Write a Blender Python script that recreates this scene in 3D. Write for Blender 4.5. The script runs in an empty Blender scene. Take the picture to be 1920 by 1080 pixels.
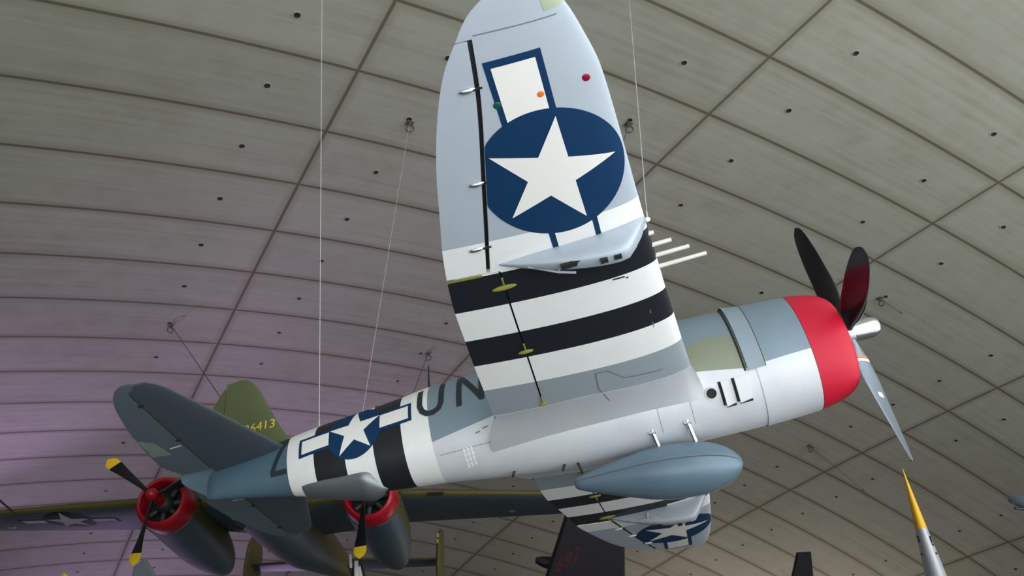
import bpy, math, random
from mathutils import Vector, Matrix

random.seed(7)
SC = bpy.context.scene
COL = SC.collection

# ------------------------------------------------------------------ camera
CAM = Vector((0.0, 9.7474389, 3.2))
RIGHT = Vector((-0.50356676, -0.85820267, -0.09954241))
UP = Vector((-0.43754487, 0.15398111, 0.88591439))
FWD = Vector((0.74496644, -0.48967131, 0.45304195))
FPX = 1548.6956883
cd = bpy.data.cameras.new('camera')
cam = bpy.data.objects.new('camera', cd)
COL.objects.link(cam)
cd.sensor_width = 36.0
cd.lens = 36.0 * FPX / 1920.0
cd.clip_end = 400
m = Matrix((RIGHT, UP, -FWD)).transposed().to_4x4()
m.translation = CAM
cam.matrix_world = m
SC.camera = cam

# ------------------------------------------------------------------ light
SC.view_settings.view_transform = 'Standard'
SC.view_settings.look = 'None'
SC.view_settings.gamma = 1.0
SC.view_settings.exposure = 0.0
SC.view_settings.use_curve_mapping = False
wd = bpy.data.worlds.new('daylight')
SC.world = wd
wd.use_nodes = True
wd.node_tree.nodes['Background'].inputs['Color'].default_value = (0.86, 0.93, 1.0, 1)
wd.node_tree.nodes['Background'].inputs['Strength'].default_value = 0.55


def area(name, loc, target, sx, sy, power, color):
    l = bpy.data.lights.new(name, 'AREA')
    l.shape = 'RECTANGLE'
    l.size, l.size_y, l.energy, l.color = sx, sy, power, color
    o = bpy.data.objects.new(name, l)
    COL.objects.link(o)
    o.location = loc
    o.rotation_euler = (Vector(target) - Vector(loc)).to_track_quat('-Z', 'Y').to_euler()
    return o


# daylight through the glazed front wall of the hall, behind the camera
area('glazed_front_daylight', (-30.0, -12.0, 14.0), (12.0, -4.0, 8.0), 90, 44, 24000, (0.95, 0.98, 1.0))
# midday sun on the apron and the front strip of floor; it stops short of the aircraft and bounces up at them
sl = bpy.data.lights.new('sun', 'SUN')
sl.energy, sl.angle, sl.color = 15.0, math.radians(2), (0.93, 0.97, 1.0)
sun = bpy.data.objects.new('sun', sl)
COL.objects.link(sun)
sun.rotation_euler = Vector((0.40, -0.08, -0.92)).to_track_quat('-Z', 'Y').to_euler()
# violet display floodlights at the far end, aimed up at the vault
area('violet_floodlight', (49.0, 2.0, 0.6), (44.0, 1.0, 13.0), 8, 30, 1000, (0.74, 0.48, 1.0)).data.spread = math.radians(140)
for loc, tgt, pw, cone in (((53.0, 17.0, 1.0), (33.0, 9.0, 16.3), 17000, 30), ((53.0, 17.0, 1.0), (41.0, 10.0, 13.5), 5500, 44), ((53.0, -4.0, 1.0), (37.0, -4.0, 15.0), 13000, 46)):
    sp_ = bpy.data.lights.new('violet_spotlight', 'SPOT')
    sp_.energy, sp_.color, sp_.spot_size, sp_.spot_blend, sp_.shadow_soft_size = pw, (0.74, 0.46, 1.0), math.radians(cone), 0.9, 0.5
    so_ = bpy.data.objects.new('violet_spotlight', sp_)
    COL.objects.link(so_)
    so_.location = loc
    so_.rotation_euler = (Vector(tgt) - Vector(loc)).to_track_quat('-Z', 'Y').to_euler()
# warm fill light, unseen, added to lift the right of the vault
area('added_warm_fill', (38.0, -30.0, 0.6), (36.0, -28.0, 10.0), 20, 12, 1300, (1.0, 0.86, 0.78))

# ------------------------------------------------------------------ materials


def new_mat(name):
    mt = bpy.data.materials.new(name)
    mt.use_nodes = True
    nt = mt.node_tree
    return mt, nt, nt.nodes['Principled BSDF']


def N(nt, t, **kw):
    n = nt.nodes.new(t)
    for k, v in kw.items():
        setattr(n, k, v)
    return n


def mathn(nt, op, a, b=None, clamp=False):
    n = N(nt, 'ShaderNodeMath', operation=op, use_clamp=clamp)
    for i, v in enumerate((a, b)):
        if v is None:
            continue
        if isinstance(v, (int, float)):
            n.inputs[i].default_value = v
        else:
            nt.links.new(v, n.inputs[i])
    return n.outputs[0]


def mix(nt, fac, a, b, blend='MIX'):
    n = N(nt, 'ShaderNodeMix', data_type='RGBA', blend_type=blend)
    for i, v in ((0, fac), (6, a), (7, b)):
        if hasattr(v, 'links'):
            nt.links.new(v, n.inputs[i])
        elif isinstance(v, (int, float)):
            n.inputs[i].default_value = v
        else:
            n.inputs[i].default_value = (*v, 1)
    return n.outputs[2]


def noise(nt, vec, scale, detail=4, rough=0.55):
    n = N(nt, 'ShaderNodeTexNoise')
    n.inputs['Scale'].default_value = scale
    n.inputs['Detail'].default_value = detail
    n.inputs['Roughness'].default_value = rough
    if vec is not None:
        nt.links.new(vec, n.inputs['Vector'])
    return n.outputs['Fac']


def ramp(nt, fac, stops, interp='LINEAR'):
    n = N(nt, 'ShaderNodeValToRGB')
    cr = n.color_ramp
    cr.interpolation = interp
    while len(cr.elements) > 1:
        cr.elements.remove(cr.elements[-1])
    cr.elements[0].position = stops[0][0]
    cr.elements[0].color = (*stops[0][1], 1)
    for p, c in stops[1:]:
        e = cr.elements.new(p)
        e.color = (*c, 1)
    nt.links.new(fac, n.inputs[0])
    return n.outputs[0]


def weather(nt, bsdf, col, amount, scale=3.0, streak=None):
    """slightly uneven painted metal: blotches and fine grime over a colour socket"""
    tc = N(nt, 'ShaderNodeTexCoord')
    f1 = noise(nt, tc.outputs['Object'], scale, 6)
    f2 = noise(nt, tc.outputs['Object'], scale * 9, 3)
    a = mathn(nt, 'MULTIPLY', mathn(nt, 'SUBTRACT', f1, 0.5), amount * 2.2)
    b = mathn(nt, 'MULTIPLY', mathn(nt, 'SUBTRACT', f2, 0.5), amount * 1.2)
    g = mathn(nt, 'ADD', mathn(nt, 'ADD', a, b), 1.0)
    cc = N(nt, 'ShaderNodeCombineColor')
    for i in range(3):
        nt.links.new(g, cc.inputs[i])
    out = mix(nt, 1.0, col, cc.outputs[0], 'MULTIPLY')
    nt.links.new(out, bsdf.inputs['Base Color'])


def paint(name, col, rough=0.5, metal=0.0, amount=0.06, scale=3.0, spec=0.5):
    mt, nt, b = new_mat(name)
    rgb = N(nt, 'ShaderNodeRGB')
    rgb.outputs[0].default_value = (*col, 1)
    weather(nt, b, rgb.outputs[0], amount, scale)
    b.inputs['Roughness'].default_value = rough
    b.inputs['Metallic'].default_value = metal
    b.inputs['Specular IOR Level'].default_value = spec
    return mt


WHITE = (0.86, 0.875, 0.87)
BLACK = (0.013, 0.016, 0.021)
GREY = (0.42, 0.475, 0.545)
SILVER = (0.64, 0.665, 0.70)
BLUEGREY = (0.205, 0.275, 0.335)
NAVY = (0.004, 0.034, 0.10)
OLIVE = (0.088, 0.106, 0.046)

M = {}
M['grey'] = paint('grey_paint', GREY, 0.42, 0.15)
M['silver'] = paint('silver_paint', SILVER, 0.36, 0.35, 0.05)
M['bluegrey'] = paint('blue_grey_paint', BLUEGREY, 0.5)
M['tailgrey'] = paint('tail_grey_paint', (0.058, 0.074, 0.09), 0.5)
M['white'] = paint('white_paint', WHITE, 0.5, 0, 0.03)
M['star'] = paint('star_white_paint', (0.83, 0.82, 0.80), 0.55, 0, 0.02)
M['black'] = paint('black_paint', BLACK, 0.5)
M['letter'] = paint('letter_paint', (0.018, 0.026, 0.036), 0.5)
M['navy'] = paint('navy_paint', NAVY, 0.6, 0, 0.05, 3.0, 0.2)
M['olive'] = paint('olive_paint', OLIVE, 0.6)
M['red'] = paint('red_paint', (0.52, 0.008, 0.032), 0.45, 0, 0.05, 3.0, 0.3)
M['darkred'] = paint('dark_red_paint', (0.40, 0.006, 0.018), 0.35)
M['yellow'] = paint('yellow_paint', (0.80, 0.52, 0.012), 0.45)
M['stencil_yellow'] = paint('stencil_yellow_paint', (0.62, 0.50, 0.06), 0.5)
M['orange'] = paint('orange_lens', (0.78, 0.19, 0.02), 0.3, 0, 0.02)
M['crimson'] = paint('crimson_lens', (0.26, 0.004, 0.035), 0.3, 0, 0.02)
M['green'] = paint('green_lens', (0.004, 0.085, 0.06), 0.3, 0, 0.02)
M['primer'] = paint('yellow_green_primer', (0.24, 0.24, 0.035), 0.6, 0, 0.12, 12)
M['palegreen'] = paint('pale_green_patch', (0.36, 0.42, 0.30), 0.6, 0, 0.15, 8)
M['pylon_grey'] = paint('pylon_grey_paint', (0.36, 0.40, 0.44), 0.45, 0.1)
M['dark'] = paint('dark_recess', (0.012, 0.012, 0.012), 0.7)
M['line'] = paint('panel_line', (0.16, 0.18, 0.20), 0.7)
M['shutter'] = paint('shutter_silver', (0.60, 0.62, 0.64), 0.6)
M['chrome'] = paint('polished_metal', (0.78, 0.79, 0.81), 0.22, 1.0, 0.03)
M['bare'] = paint('bare_metal', (0.55, 0.57, 0.60), 0.34, 0.9, 0.05)
M['blade_front'] = paint('dull_blade_metal', (0.26, 0.30, 0.37), 0.38, 0.7)
M['steel'] = paint('steel_cable', (0.50, 0.50, 0.48), 0.5, 0.2)
M['rust'] = paint('dark_fixing_steel', (0.11, 0.10, 0.08), 0.6, 0.4)
M['prop_black'] = paint('gloss_black_blade', (0.006, 0.007, 0.009), 0.22, 0, 0.02)
M['tank'] = paint('tank_grey_paint', (0.125, 0.19, 0.245), 0.34, 0.15)
M['gun'] = paint('white_gun_tube', (0.72, 0.72, 0.68), 0.45)
M['bomber_grey'] = paint('bomber_underside_grey', (0.058, 0.088, 0.112), 0.5)  # bomber paints kept darker to stand for the dimmer light there
M['bomber_olive'] = paint('bomber_olive_drab', (0.092, 0.080, 0.022), 0.55)
M['bomber_star'] = paint('shaded_star_grey', (0.62, 0.62, 0.60), 0.6)  # star greyed, navy darkened: shade put into the paint
M['bomber_navy'] = paint('shaded_star_navy', (0.008, 0.013, 0.028), 0.6)
M['engine_dark'] = paint('dark_teal_engine', (0.035, 0.050, 0.050), 0.45, 0.3)
M['spy_black'] = paint('matt_black_skin', (0.012, 0.0085, 0.014), 0.55)
M['spy_red'] = paint('dull_red_digits', (0.085, 0.008, 0.012), 0.6)
M['concrete_floor'] = paint('floor_concrete', (0.17, 0.17, 0.165), 0.6, 0, 0.1, 0.8)


def glass_mat():
    mt, nt, b = new_mat('canopy_glass')
    b.inputs['Base Color'].default_value = (0.75, 0.85, 0.85, 1)
    b.inputs['Roughness'].default_value = 0.05
    b.inputs['Transmission Weight'].default_value = 0.95
    return mt


M['glass'] = glass_mat()

STR = [1.48, 1.97, 2.45, 2.93, 3.42, 3.90]


def wing_under_mat():
    """grey underside with the five black and white bands, in the aircraft's own y"""
    mt, nt, b = new_mat('wing_underside_paint')
    tc = N(nt, 'ShaderNodeTexCoord')
    sp = N(nt, 'ShaderNodeSeparateXYZ')
    nt.links.new(tc.outputs['Object'], sp.inputs[0])
    ay = mathn(nt, 'ABSOLUTE', sp.outputs[1])
    fac = mathn(nt, 'DIVIDE', ay, 7.0)
    inner = (0.30, 0.345, 0.385)
    st = [(0, inner), (STR[0] / 7, WHITE), (STR[1] / 7, BLACK), (STR[2] / 7, WHITE), (STR[3] / 7, BLACK), (STR[4] / 7, WHITE), (STR[5] / 7, GREY)]
    col = ramp(nt, fac, st, 'CONSTANT')
    weather(nt, b, col, 0.045, 2.5)
    b.inputs['Specular IOR Level'].default_value = 0.3
    b.inputs['Roughness'].default_value = 0.45
    return mt


M['wing_under'] = wing_under_mat()


def fuselage_mat():
    mt, nt, b = new_mat('fuselage_paint')
    tc = N(nt, 'ShaderNodeTexCoord')
    sp = N(nt, 'ShaderNodeSeparateXYZ')
    nt.links.new(tc.outputs['Object'], sp.inputs[0])
    x, y, z = sp.outputs
    fx = mathn(nt, 'DIVIDE', mathn(nt, 'ADD', x, 10.5), 10.5, True)
    # height of the grey / silver border along the fuselage
    fc = N(nt, 'ShaderNodeFloatCurve')
    pts = [(-10.5, -1.0), (-8.30, -1.0), (-8.25, -0.9), (-8.2, -0.04), (-7.0, -0.30), (-5.97, -0.24), (-5.04, -0.16), (-3.5, -0.1), (-2.6, -0.38), (-2.2, -0.38), (-1.58, -0.50), (-0.72, -0.47), (0.0, -0.47)]
    cv = fc.mapping.curves[0]
    P = [((p[0] + 10.5) / 10.5, p[1] / 2.4 + 0.5) for p in pts]
    cv.points[0].location = P[0]
    cv.points[1].location = P[-1]
    for q in P[1:-1]:
        cv.points.new(*q)
    for q in cv.points:
        q.handle_type = 'VECTOR'
    fc.mapping.update()
    nt.links.new(fx, fc.inputs['Value'])
    zb = mathn(nt, 'MULTIPLY', mathn(nt, 'SUBTRACT', fc.outputs[0], 0.5), 2.4)
    upper = mathn(nt, 'GREATER_THAN', z, zb)
    up_col = ramp(nt, fx, [(0, (0.085, 0.152, 0.20)), ((10.5 - 8.1) / 10.5, BLUEGREY), ((10.5 - 3.5) / 10.5, (0.205, 0.275, 0.335))], 'CONSTANT')
    # reflection painted in: soft olive tint between wing root and cowl flaps
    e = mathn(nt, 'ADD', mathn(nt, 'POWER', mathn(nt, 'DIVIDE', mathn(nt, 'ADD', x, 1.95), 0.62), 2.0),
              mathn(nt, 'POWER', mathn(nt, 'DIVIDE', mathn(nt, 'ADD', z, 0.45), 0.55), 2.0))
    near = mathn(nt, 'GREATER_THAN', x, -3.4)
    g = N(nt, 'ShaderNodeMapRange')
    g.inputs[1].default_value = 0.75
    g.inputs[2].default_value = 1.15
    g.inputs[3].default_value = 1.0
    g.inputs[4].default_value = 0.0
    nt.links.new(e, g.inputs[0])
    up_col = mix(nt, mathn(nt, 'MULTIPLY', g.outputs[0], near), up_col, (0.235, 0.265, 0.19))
    lo_col = ramp(nt, fx, [(0, BLUEGREY), (2.25 / 10.5, SILVER)], 'LINEAR')
    base = mix(nt, upper, SILVER, up_col)
    S = [-8.25, -7.80, -7.34, -6.885, -6.43, -5.97]
    st = [(0, (0, 0, 0))] + [((s + 10.5) / 10.5, c) for s, c in zip(S, (WHITE, BLACK, WHITE, BLACK, WHITE, (0, 0, 0)))]
    band = ramp(nt, fx, st, 'CONSTANT')
    inband = mathn(nt, 'MULTIPLY', mathn(nt, 'GREATER_THAN', x, S[0]), mathn(nt, 'LESS_THAN', x, S[-1]))
    col = mix(nt, inband, base, band)
    weather(nt, b, col, 0.085, 2.6)
    b.inputs['Roughness'].default_value = 0.40
    b.inputs['Metallic'].default_value = 0.12
    return mt


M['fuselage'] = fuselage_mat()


def split_mat(name, axis, level, below, above, rough=0.5, amount=0.08):
    mt, nt, b = new_mat(name)
    tc = N(nt, 'ShaderNodeTexCoord')
    sp = N(nt, 'ShaderNodeSeparateXYZ')
    nt.links.new(tc.outputs['Object'], sp.inputs[0])
    f1 = noise(nt, tc.outputs['Object'], 1.3)
    lv = mathn(nt, 'ADD', mathn(nt, 'MULTIPLY', mathn(nt, 'SUBTRACT', f1, 0.5), 0.25), level)
    fac = mathn(nt, 'GREATER_THAN', sp.outputs[axis], lv)
    weather(nt, b, mix(nt, fac, below, above), amount, 2.0)
    b.inputs['Roughness'].default_value = rough
    return mt


M['bomber_body'] = split_mat('bomber_two_tone', 2, -0.30, (0.058, 0.088, 0.112), (0.092, 0.080, 0.022))  # same lowered tones, dim light included in the colour
M['fin'] = split_mat('fin_paint', 2, 0.62, (0.088, 0.150, 0.190), OLIVE)


def concrete_mat():
    mt, nt, b = new_mat('vault_concrete')
    tc = N(nt, 'ShaderNodeTexCoord')
    sp = N(nt, 'ShaderNodeSeparateXYZ')
    nt.links.new(tc.outputs['UV'], sp.inputs[0])
    a, bb = sp.outputs[0], sp.outputs[1]
    obj = tc.outputs['Object']
    n1 = noise(nt, obj, 0.16, 5)
    n2 = noise(nt, obj, 1.1, 6, 0.6)
    mp = N(nt, 'ShaderNodeMapping')
    mp.inputs['Scale'].default_value = (14, 1.6, 1)
    nt.links.new(tc.outputs['UV'], mp.inputs[0])
    n3 = noise(nt, mp.outputs[0], 1.0, 4, 0.6)
    v = mathn(nt, 'ADD', mathn(nt, 'ADD', mathn(nt, 'MULTIPLY', n1, 0.35), mathn(nt, 'MULTIPLY', n2, 0.35)), mathn(nt, 'MULTIPLY', n3, 0.45))
    col = ramp(nt, v, [(0.36, (0.240, 0.235, 0.180)), (0.57, (0.306, 0.305, 0.254)), (0.80, (0.352, 0.355, 0.310))])
    # each precast panel has its own cast
    fl = N(nt, 'ShaderNodeCombineXYZ')
    nt.links.new(mathn(nt, 'FLOOR', a), fl.inputs[0])
    nt.links.new(mathn(nt, 'FLOOR', bb), fl.inputs[1])
    wn = N(nt, 'ShaderNodeTexWhiteNoise', noise_dimensions='2D')
    nt.links.new(fl.outputs[0], wn.inputs[0])
    g = mathn(nt, 'ADD', mathn(nt, 'MULTIPLY', wn.outputs[0], 0.10), 0.95)
    cc = N(nt, 'ShaderNodeCombineColor')
    for i in range(3):
        nt.links.new(g, cc.inputs[i])
    col = mix(nt, 1.0, col, cc.outputs[0], 'MULTIPLY')
    # joints between panels: a dark gap, and an uneven brown stain beside it
    da = mathn(nt, 'ABSOLUTE', mathn(nt, 'SUBTRACT', mathn(nt, 'FRACT', mathn(nt, 'ADD', a, 0.5)), 0.5))
    db = mathn(nt, 'MULTIPLY', mathn(nt, 'ABSOLUTE', mathn(nt, 'SUBTRACT', mathn(nt, 'FRACT', mathn(nt, 'ADD', bb, 0.5)), 0.5)), 4.0)
    d = mathn(nt, 'MINIMUM', da, db)

    def band(w0, w1, hi):
        q = N(nt, 'ShaderNodeMapRange')
        q.inputs[1].default_value = w0
        q.inputs[2].default_value = w1
        q.inputs[3].default_value = hi
        q.inputs[4].default_value = 0.0
        nt.links.new(d, q.inputs[0])
        return q.outputs[0]
    stain = mathn(nt, 'MULTIPLY', band(0.0, 0.12, 1.1), n2)
    col = mix(nt, stain, col, (0.175, 0.155, 0.105))
    col = mix(nt, band(0.012, 0.024, 0.85), col, (0.085, 0.076, 0.050))
    nt.links.new(col, b.inputs['Base Color'])
    b.inputs['Roughness'].default_value = 0.85
    b.inputs['Specular IOR Level'].default_value = 0.2
    bp = N(nt, 'ShaderNodeBump')
    bp.inputs['Strength'].default_value = 0.15
    nt.links.new(n2, bp.inputs['Height'])
    nt.links.new(bp.outputs[0], b.inputs['Normal'])
    return mt


M['concrete'] = concrete_mat()

# ------------------------------------------------------------------ mesh helpers


class MB:
    """collects geometry for ONE mesh object"""

    def __init__(self):
        self.v, self.f, self.mi = [], [], []

    def add(self, v, f, mi=0):
        o = len(self.v)
        self.v += [tuple(p) for p in v]
        self.f += [tuple(i + o for i in q) for q in f]
        self.mi += [mi] * len(f) if isinstance(mi, int) else list(mi)
        return self

    def loft(self, rings, mi=0, cap0=True, cap1=True, closed=True):
        n = len(rings[0])
        v = [p for r in rings for p in r]
        f = []
        for i in range(len(rings) - 1):
            for j in range(n if closed else n - 1):
                k = (j + 1) % n
                f.append((i * n + j, i * n + k, (i + 1) * n + k, (i + 1) * n + j))
        if cap0:
            f.append(tuple(reversed(range(n))))
        if cap1:
            f.append(tuple((len(rings) - 1) * n + j for j in range(n)))
        return self.add(v, f, mi)

    def tube(self, pts, r, n=10, mi=0):
        pts = [Vector(p) for p in pts]
        rs = r if isinstance(r, (list, tuple)) else [r] * len(pts)
        rings = []
        for i, p in enumerate(pts):
            t = (pts[min(i + 1, len(pts) - 1)] - pts[max(i - 1, 0)]).normalized()
            a = t.orthogonal().normalized() if i == 0 else (a - t * a.dot(t)).normalized()
            b = t.cross(a)
            rings.append([p + (a * math.cos(2 * math.pi * k / n) + b * math.sin(2 * math.pi * k / n)) * rs[i] for k in range(n)])
        return self.loft(rings, mi)

    def box(self, c, s, ax=None, mi=0):
        c = Vector(c)
        ax = ax or (Vector((1, 0, 0)), Vector((0, 1, 0)), Vector((0, 0, 1)))
        v = []
        for i in (-1, 1):
            for j in (-1, 1):
                for k in (-1, 1):
                    v.append(c + ax[0] * (i * s[0] / 2) + ax[1] * (j * s[1] / 2) + ax[2] * (k * s[2] / 2))
        f = [(0, 1, 3, 2), (4, 6, 7, 5), (0, 4, 5, 1), (2, 3, 7, 6), (0, 2, 6, 4), (1, 5, 7, 3)]
        return self.add(v, f, mi)

    def ellipsoid(self, c, r, n=16, mi=0, ax=None):
        c = Vector(c)
        ax = ax or (Vector((1, 0, 0)), Vector((0, 1, 0)), Vector((0, 0, 1)))
        rings = []
        for i in range(n // 2 + 1):
            t = max(0.02, min(math.pi - 0.02, math.pi * i / (n // 2)))
            rings.append([c + ax[0] * (r[0] * math.cos(t)) + ax[1] * (r[1] * math.sin(t) * math.cos(2 * math.pi * k / n)) + ax[2] * (r[2] * math.sin(t) * math.sin(2 * math.pi * k / n)) for k in range(n)])
        return self.loft(rings, mi)

    def build(self, name, mats, parent=None, smooth=True, angle=38):
        me = bpy.data.meshes.new(name)
        me.from_pydata(self.v, [], self.f)
        for mt in (mats if isinstance(mats, (list, tuple)) else [mats]):
            me.materials.append(mt)
        for p, i in zip(me.polygons, self.mi):
            p.material_index = i
            p.use_smooth = smooth
        if smooth:
            me.set_sharp_from_angle(angle=math.radians(angle))
        me.update()
        o = bpy.data.objects.new(name, me)
        COL.objects.link(o)
        if parent:
            o.parent = parent
        return o


def fix_normals(o):
    import bmesh
    bm = bmesh.new()
    bm.from_mesh(o.data)
    bmesh.ops.recalc_face_normals(bm, faces=bm.faces)
    bm.to_mesh(o.data)
    bm.free()
    return o


def tag(o, label, cat, group=None, kind=None):
    if label:
        o['label'] = label
    if cat:
        o['category'] = cat
    if group:
        o['group'] = group
    if kind:
        o['kind'] = kind
    return o


def empty(name, mw, label, cat, group=None):
    o = bpy.data.objects.new(name, None)
    COL.objects.link(o)
    o.matrix_world = mw
    o.empty_display_size = 0.3
    return tag(o, label, cat, group)


def interp(x, T, k):
    """piecewise cubic (Catmull) through a table sorted by descending or ascending first column"""
    T = sorted(T)
    if x <= T[0][0]:
        return T[0][k]
    if x >= T[-1][0]:
        return T[-1][k]
    for i in range(len(T) - 1):
        if T[i][0] <= x <= T[i + 1][0]:
            break
    x0, x1 = T[i][0], T[i + 1][0]
    h = x1 - x0
    t = (x - x0) / h
    d = (T[i + 1][k] - T[i][k]) / h
    dm = (T[i][k] - T[i - 1][k]) / (x0 - T[i - 1][0]) if i > 0 else d
    dp = (T[i + 2][k] - T[i + 1][k]) / (T[i + 2][0] - x1) if i + 2 < len(T) else d
    m0 = 0 if dm * d <= 0 else 2 * dm * d / (dm + d)
    m1 = 0 if dp * d <= 0 else 2 * dp * d / (dp + d)
    return (2 * t ** 3 - 3 * t * t + 1) * T[i][k] + (t ** 3 - 2 * t * t + t) * h * m0 + (-2 * t ** 3 + 3 * t * t) * T[i + 1][k] + (t ** 3 - t * t) * h * m1


# flat shapes as little quad / triangle patches in 2D, later laid onto a curved skin
def patch_quad(p, n=6, mm=2):
    (a, b, c, d) = [Vector((*q, 0)) for q in p]
    v, f = [], []
    for i in range(n + 1):
        for j in range(mm + 1):
            s, t = i / n, j / mm
            q = (a * (1 - s) + b * s) * (1 - t) + (d * (1 - s) + c * s) * t
            v.append((q.x, q.y))
    for i in range(n):
        for j in range(mm):
            k = i * (mm + 1) + j
            f.append((k, k + mm + 1, k + mm + 2, k + 1))
    return v, f


def patch_rect(x0, x1, y0, y1, n=8, mm=8):
    return patch_quad([(x0, y0), (x1, y0), (x1, y1), (x0, y1)], n, mm)


def patch_stroke(p, q, w, n=8):
    p, q = Vector(p), Vector(q)
    d = (q - p).normalized()
    o = Vector((-d.y, d.x)) * w / 2
    return patch_quad([p + o, q + o, q - o, p - o], n, 1)


def patch_disc(c, r, n=48, rings=6, ry=None):
    ry = ry or r
    v, f = [c], []
    for i in range(1, rings + 1):
        for k in range(n):
            v.append((c[0] + r * i / rings * math.cos(2 * math.pi * k / n), c[1] + ry * i / rings * math.sin(2 * math.pi * k / n)))
    for k in range(n):
        f.append((0, 1 + k, 1 + (k + 1) % n))
    for i in range(rings - 1):
        for k in range(n):
            a, b = 1 + i * n + k, 1 + i * n + (k + 1) % n
            f.append((a, a + n, b + n, b))
    return v, f


def patch_star(c, r, ang, sub=6):
    """five pointed star; ang = direction of its first tip"""
    out = []
    for k in range(10):
        rr = r if k % 2 == 0 else r * 0.382
        t = ang + math.pi * k / 5
        out.append((c[0] + rr * math.cos(t), c[1] + rr * math.sin(t)))
    v, f = [], []
    for k in range(10):
        a, b = out[k], out[(k + 1) % 10]
        o = len(v)
        for i in range(sub + 1):
            s = i / sub
            for j in range(sub + 1):
                t = j / sub
                v.append((c[0] + s * ((a[0] * (1 - t) + b[0] * t) - c[0]), c[1] + s * ((a[1] * (1 - t) + b[1] * t) - c[1])))
        for i in range(sub):
            for j in range(sub):
                q = o + i * (sub + 1) + j
                f.append((q, q + 1, q + sub + 2, q + sub + 1))
    return v, f


def lay(mb, patch, fn, off, mi):
    mb.add([fn(p[0], p[1], off) for p in patch[0]], patch[1], mi)


def text_patch(s, size):
    """the default font as flat triangles, origin at left baseline"""
    cu = bpy.data.curves.new('tmp_text', 'FONT')
    cu.body = s
    cu.size = size
    ob = bpy.data.objects.new('tmp_text', cu)
    COL.objects.link(ob)
    dg = bpy.context.evaluated_depsgraph_get()
    me = ob.evaluated_get(dg).to_mesh()
    v = [(p.co.x, p.co.y) for p in me.vertices]
    f = [tuple(p.vertices) for p in me.polygons]
    bpy.data.objects.remove(ob)
    bpy.data.curves.remove(cu)
    return v, f


# ------------------------------------------------------------------ the hall: toroidal concrete vault
RT, RR, HT = 164.4727587, 70.5017431, 15.80280905
A0, AS, B0, BS = 10.6242959, 2.5, 13.5646636, -10.0499164


def vault(a, b, inset=0.0):
    u = (a * AS + A0) / (RT + RR)
    v = (b * BS + B0) / RR
    r = RR - inset
    rho = RT + r * math.cos(v)
    return Vector((rho * math.sin(u), r * math.sin(v), rho * math.cos(u) + HT - RT - RR + CAM.z))


def vault_frame(a, b):
    p = vault(a, b)
    ta = (vault(a + 0.01, b) - p).normalized()
    tb = (vault(a, b + 0.01) - p).normalized()
    n = (vault(a, b, 0.1) - p).normalized()
    tb = n.cross(ta).normalized()
    return p, ta, tb, n


def px(p):
    q = Vector(p) - CAM
    z = q.dot(FWD)
    return 960 + FPX * q.dot(RIGHT) / z, 540 - FPX * q.dot(UP) / z, z


mb = MB()
NA, NB = 190, 176
AR, BR = (-6.5, 36.0), (-3.75, 6.45)
v, f = [], []
for i in range(NA + 1):
    for j in range(NB + 1):
        a = AR[0] + (AR[1] - AR[0]) * i / NA
        b = BR[0] + (BR[1] - BR[0]) * j / NB
        v.append(vault(a, b))
for i in range(NA):
    for j in range(NB):
        k = i * (NB + 1) + j
        f.append((k, k + 1, k + NB + 2, k + NB + 1))
nin = len(v)
for i in range(NA + 1):                       # outer skin of the roof: real thickness
    for j in range(NB + 1):
        a = AR[0] + (AR[1] - AR[0]) * i / NA
        b = BR[0] + (BR[1] - BR[0]) * j / NB
        v.append(vault(a, b, -0.9))
for i in range(NA):
    for j in range(NB):
        k = nin + i * (NB + 1) + j
        f.append((k, k + NB + 1, k + NB + 2, k + 1))
mb.add(v, f)
ceiling = mb.build('ceiling', M['concrete'], angle=60)
uv = ceiling.data.uv_layers.new(name='panels')
for lp in ceiling.data.loops:
    k = lp.vertex_index % nin
    i, j = divmod(k, NB + 1)
    uv.data[lp.index].uv = (AR[0] + (AR[1] - AR[0]) * i / NA, BR[0] + (BR[1] - BR[0]) * j / NB)
tag(ceiling, 'curved vault of long precast concrete panels with dark joints', 'ceiling', kind='structure')

# cast-in fixing sockets, two to a panel
spots = []
for n in range(-8, 30):
    for mcol in range(-3, 6):
        for fb in (0.2, 0.8):
            p = vault(n + 0.5, mcol + fb)
            x, y, z = px(p)
            if z > 1 and -20 < x < 1940 and -20 < y < 1100:
                spots.append((z, n + 0.5, mcol + fb))
spots.sort()


def socket(mbx, a, b):
    p, ta, tb, n = vault_frame(a, b)
    for r0, r1, h0, h1, mi in ((0.115, 0.078, 0.014, 0.014, 1), (0.082, 0.070, 0.020, 0.019, 0)):
        rings = []
        for r, h in ((r0, 0.0), (r0, h0), (r1, h1), (r1 * 0.9, max(0.008, h1 - 0.005))):
            rings.append([p + n * h + (ta * math.cos(k * math.pi / 6) + tb * math.sin(k * math.pi / 6)) * r for k in range(12)])
        mbx.loft(rings, mi, cap0=False, cap1=True)


M['collar'] = paint('pale_socket_collar', (0.34, 0.325, 0.28), 0.85)
for z, a, b in spots[:100]:
    q = MB()
    socket(q, a, b)
    q.build('fixing_socket', [M['dark'], M['collar']], ceiling)
if len(spots) > 100:
    q = MB()
    for z, a, b in spots[100:]:
        socket(q, a, b)
    tag(q.build('distant_fixing_sockets', [M['dark'], M['collar']], ceiling), None, None, kind='stuff')

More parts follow.
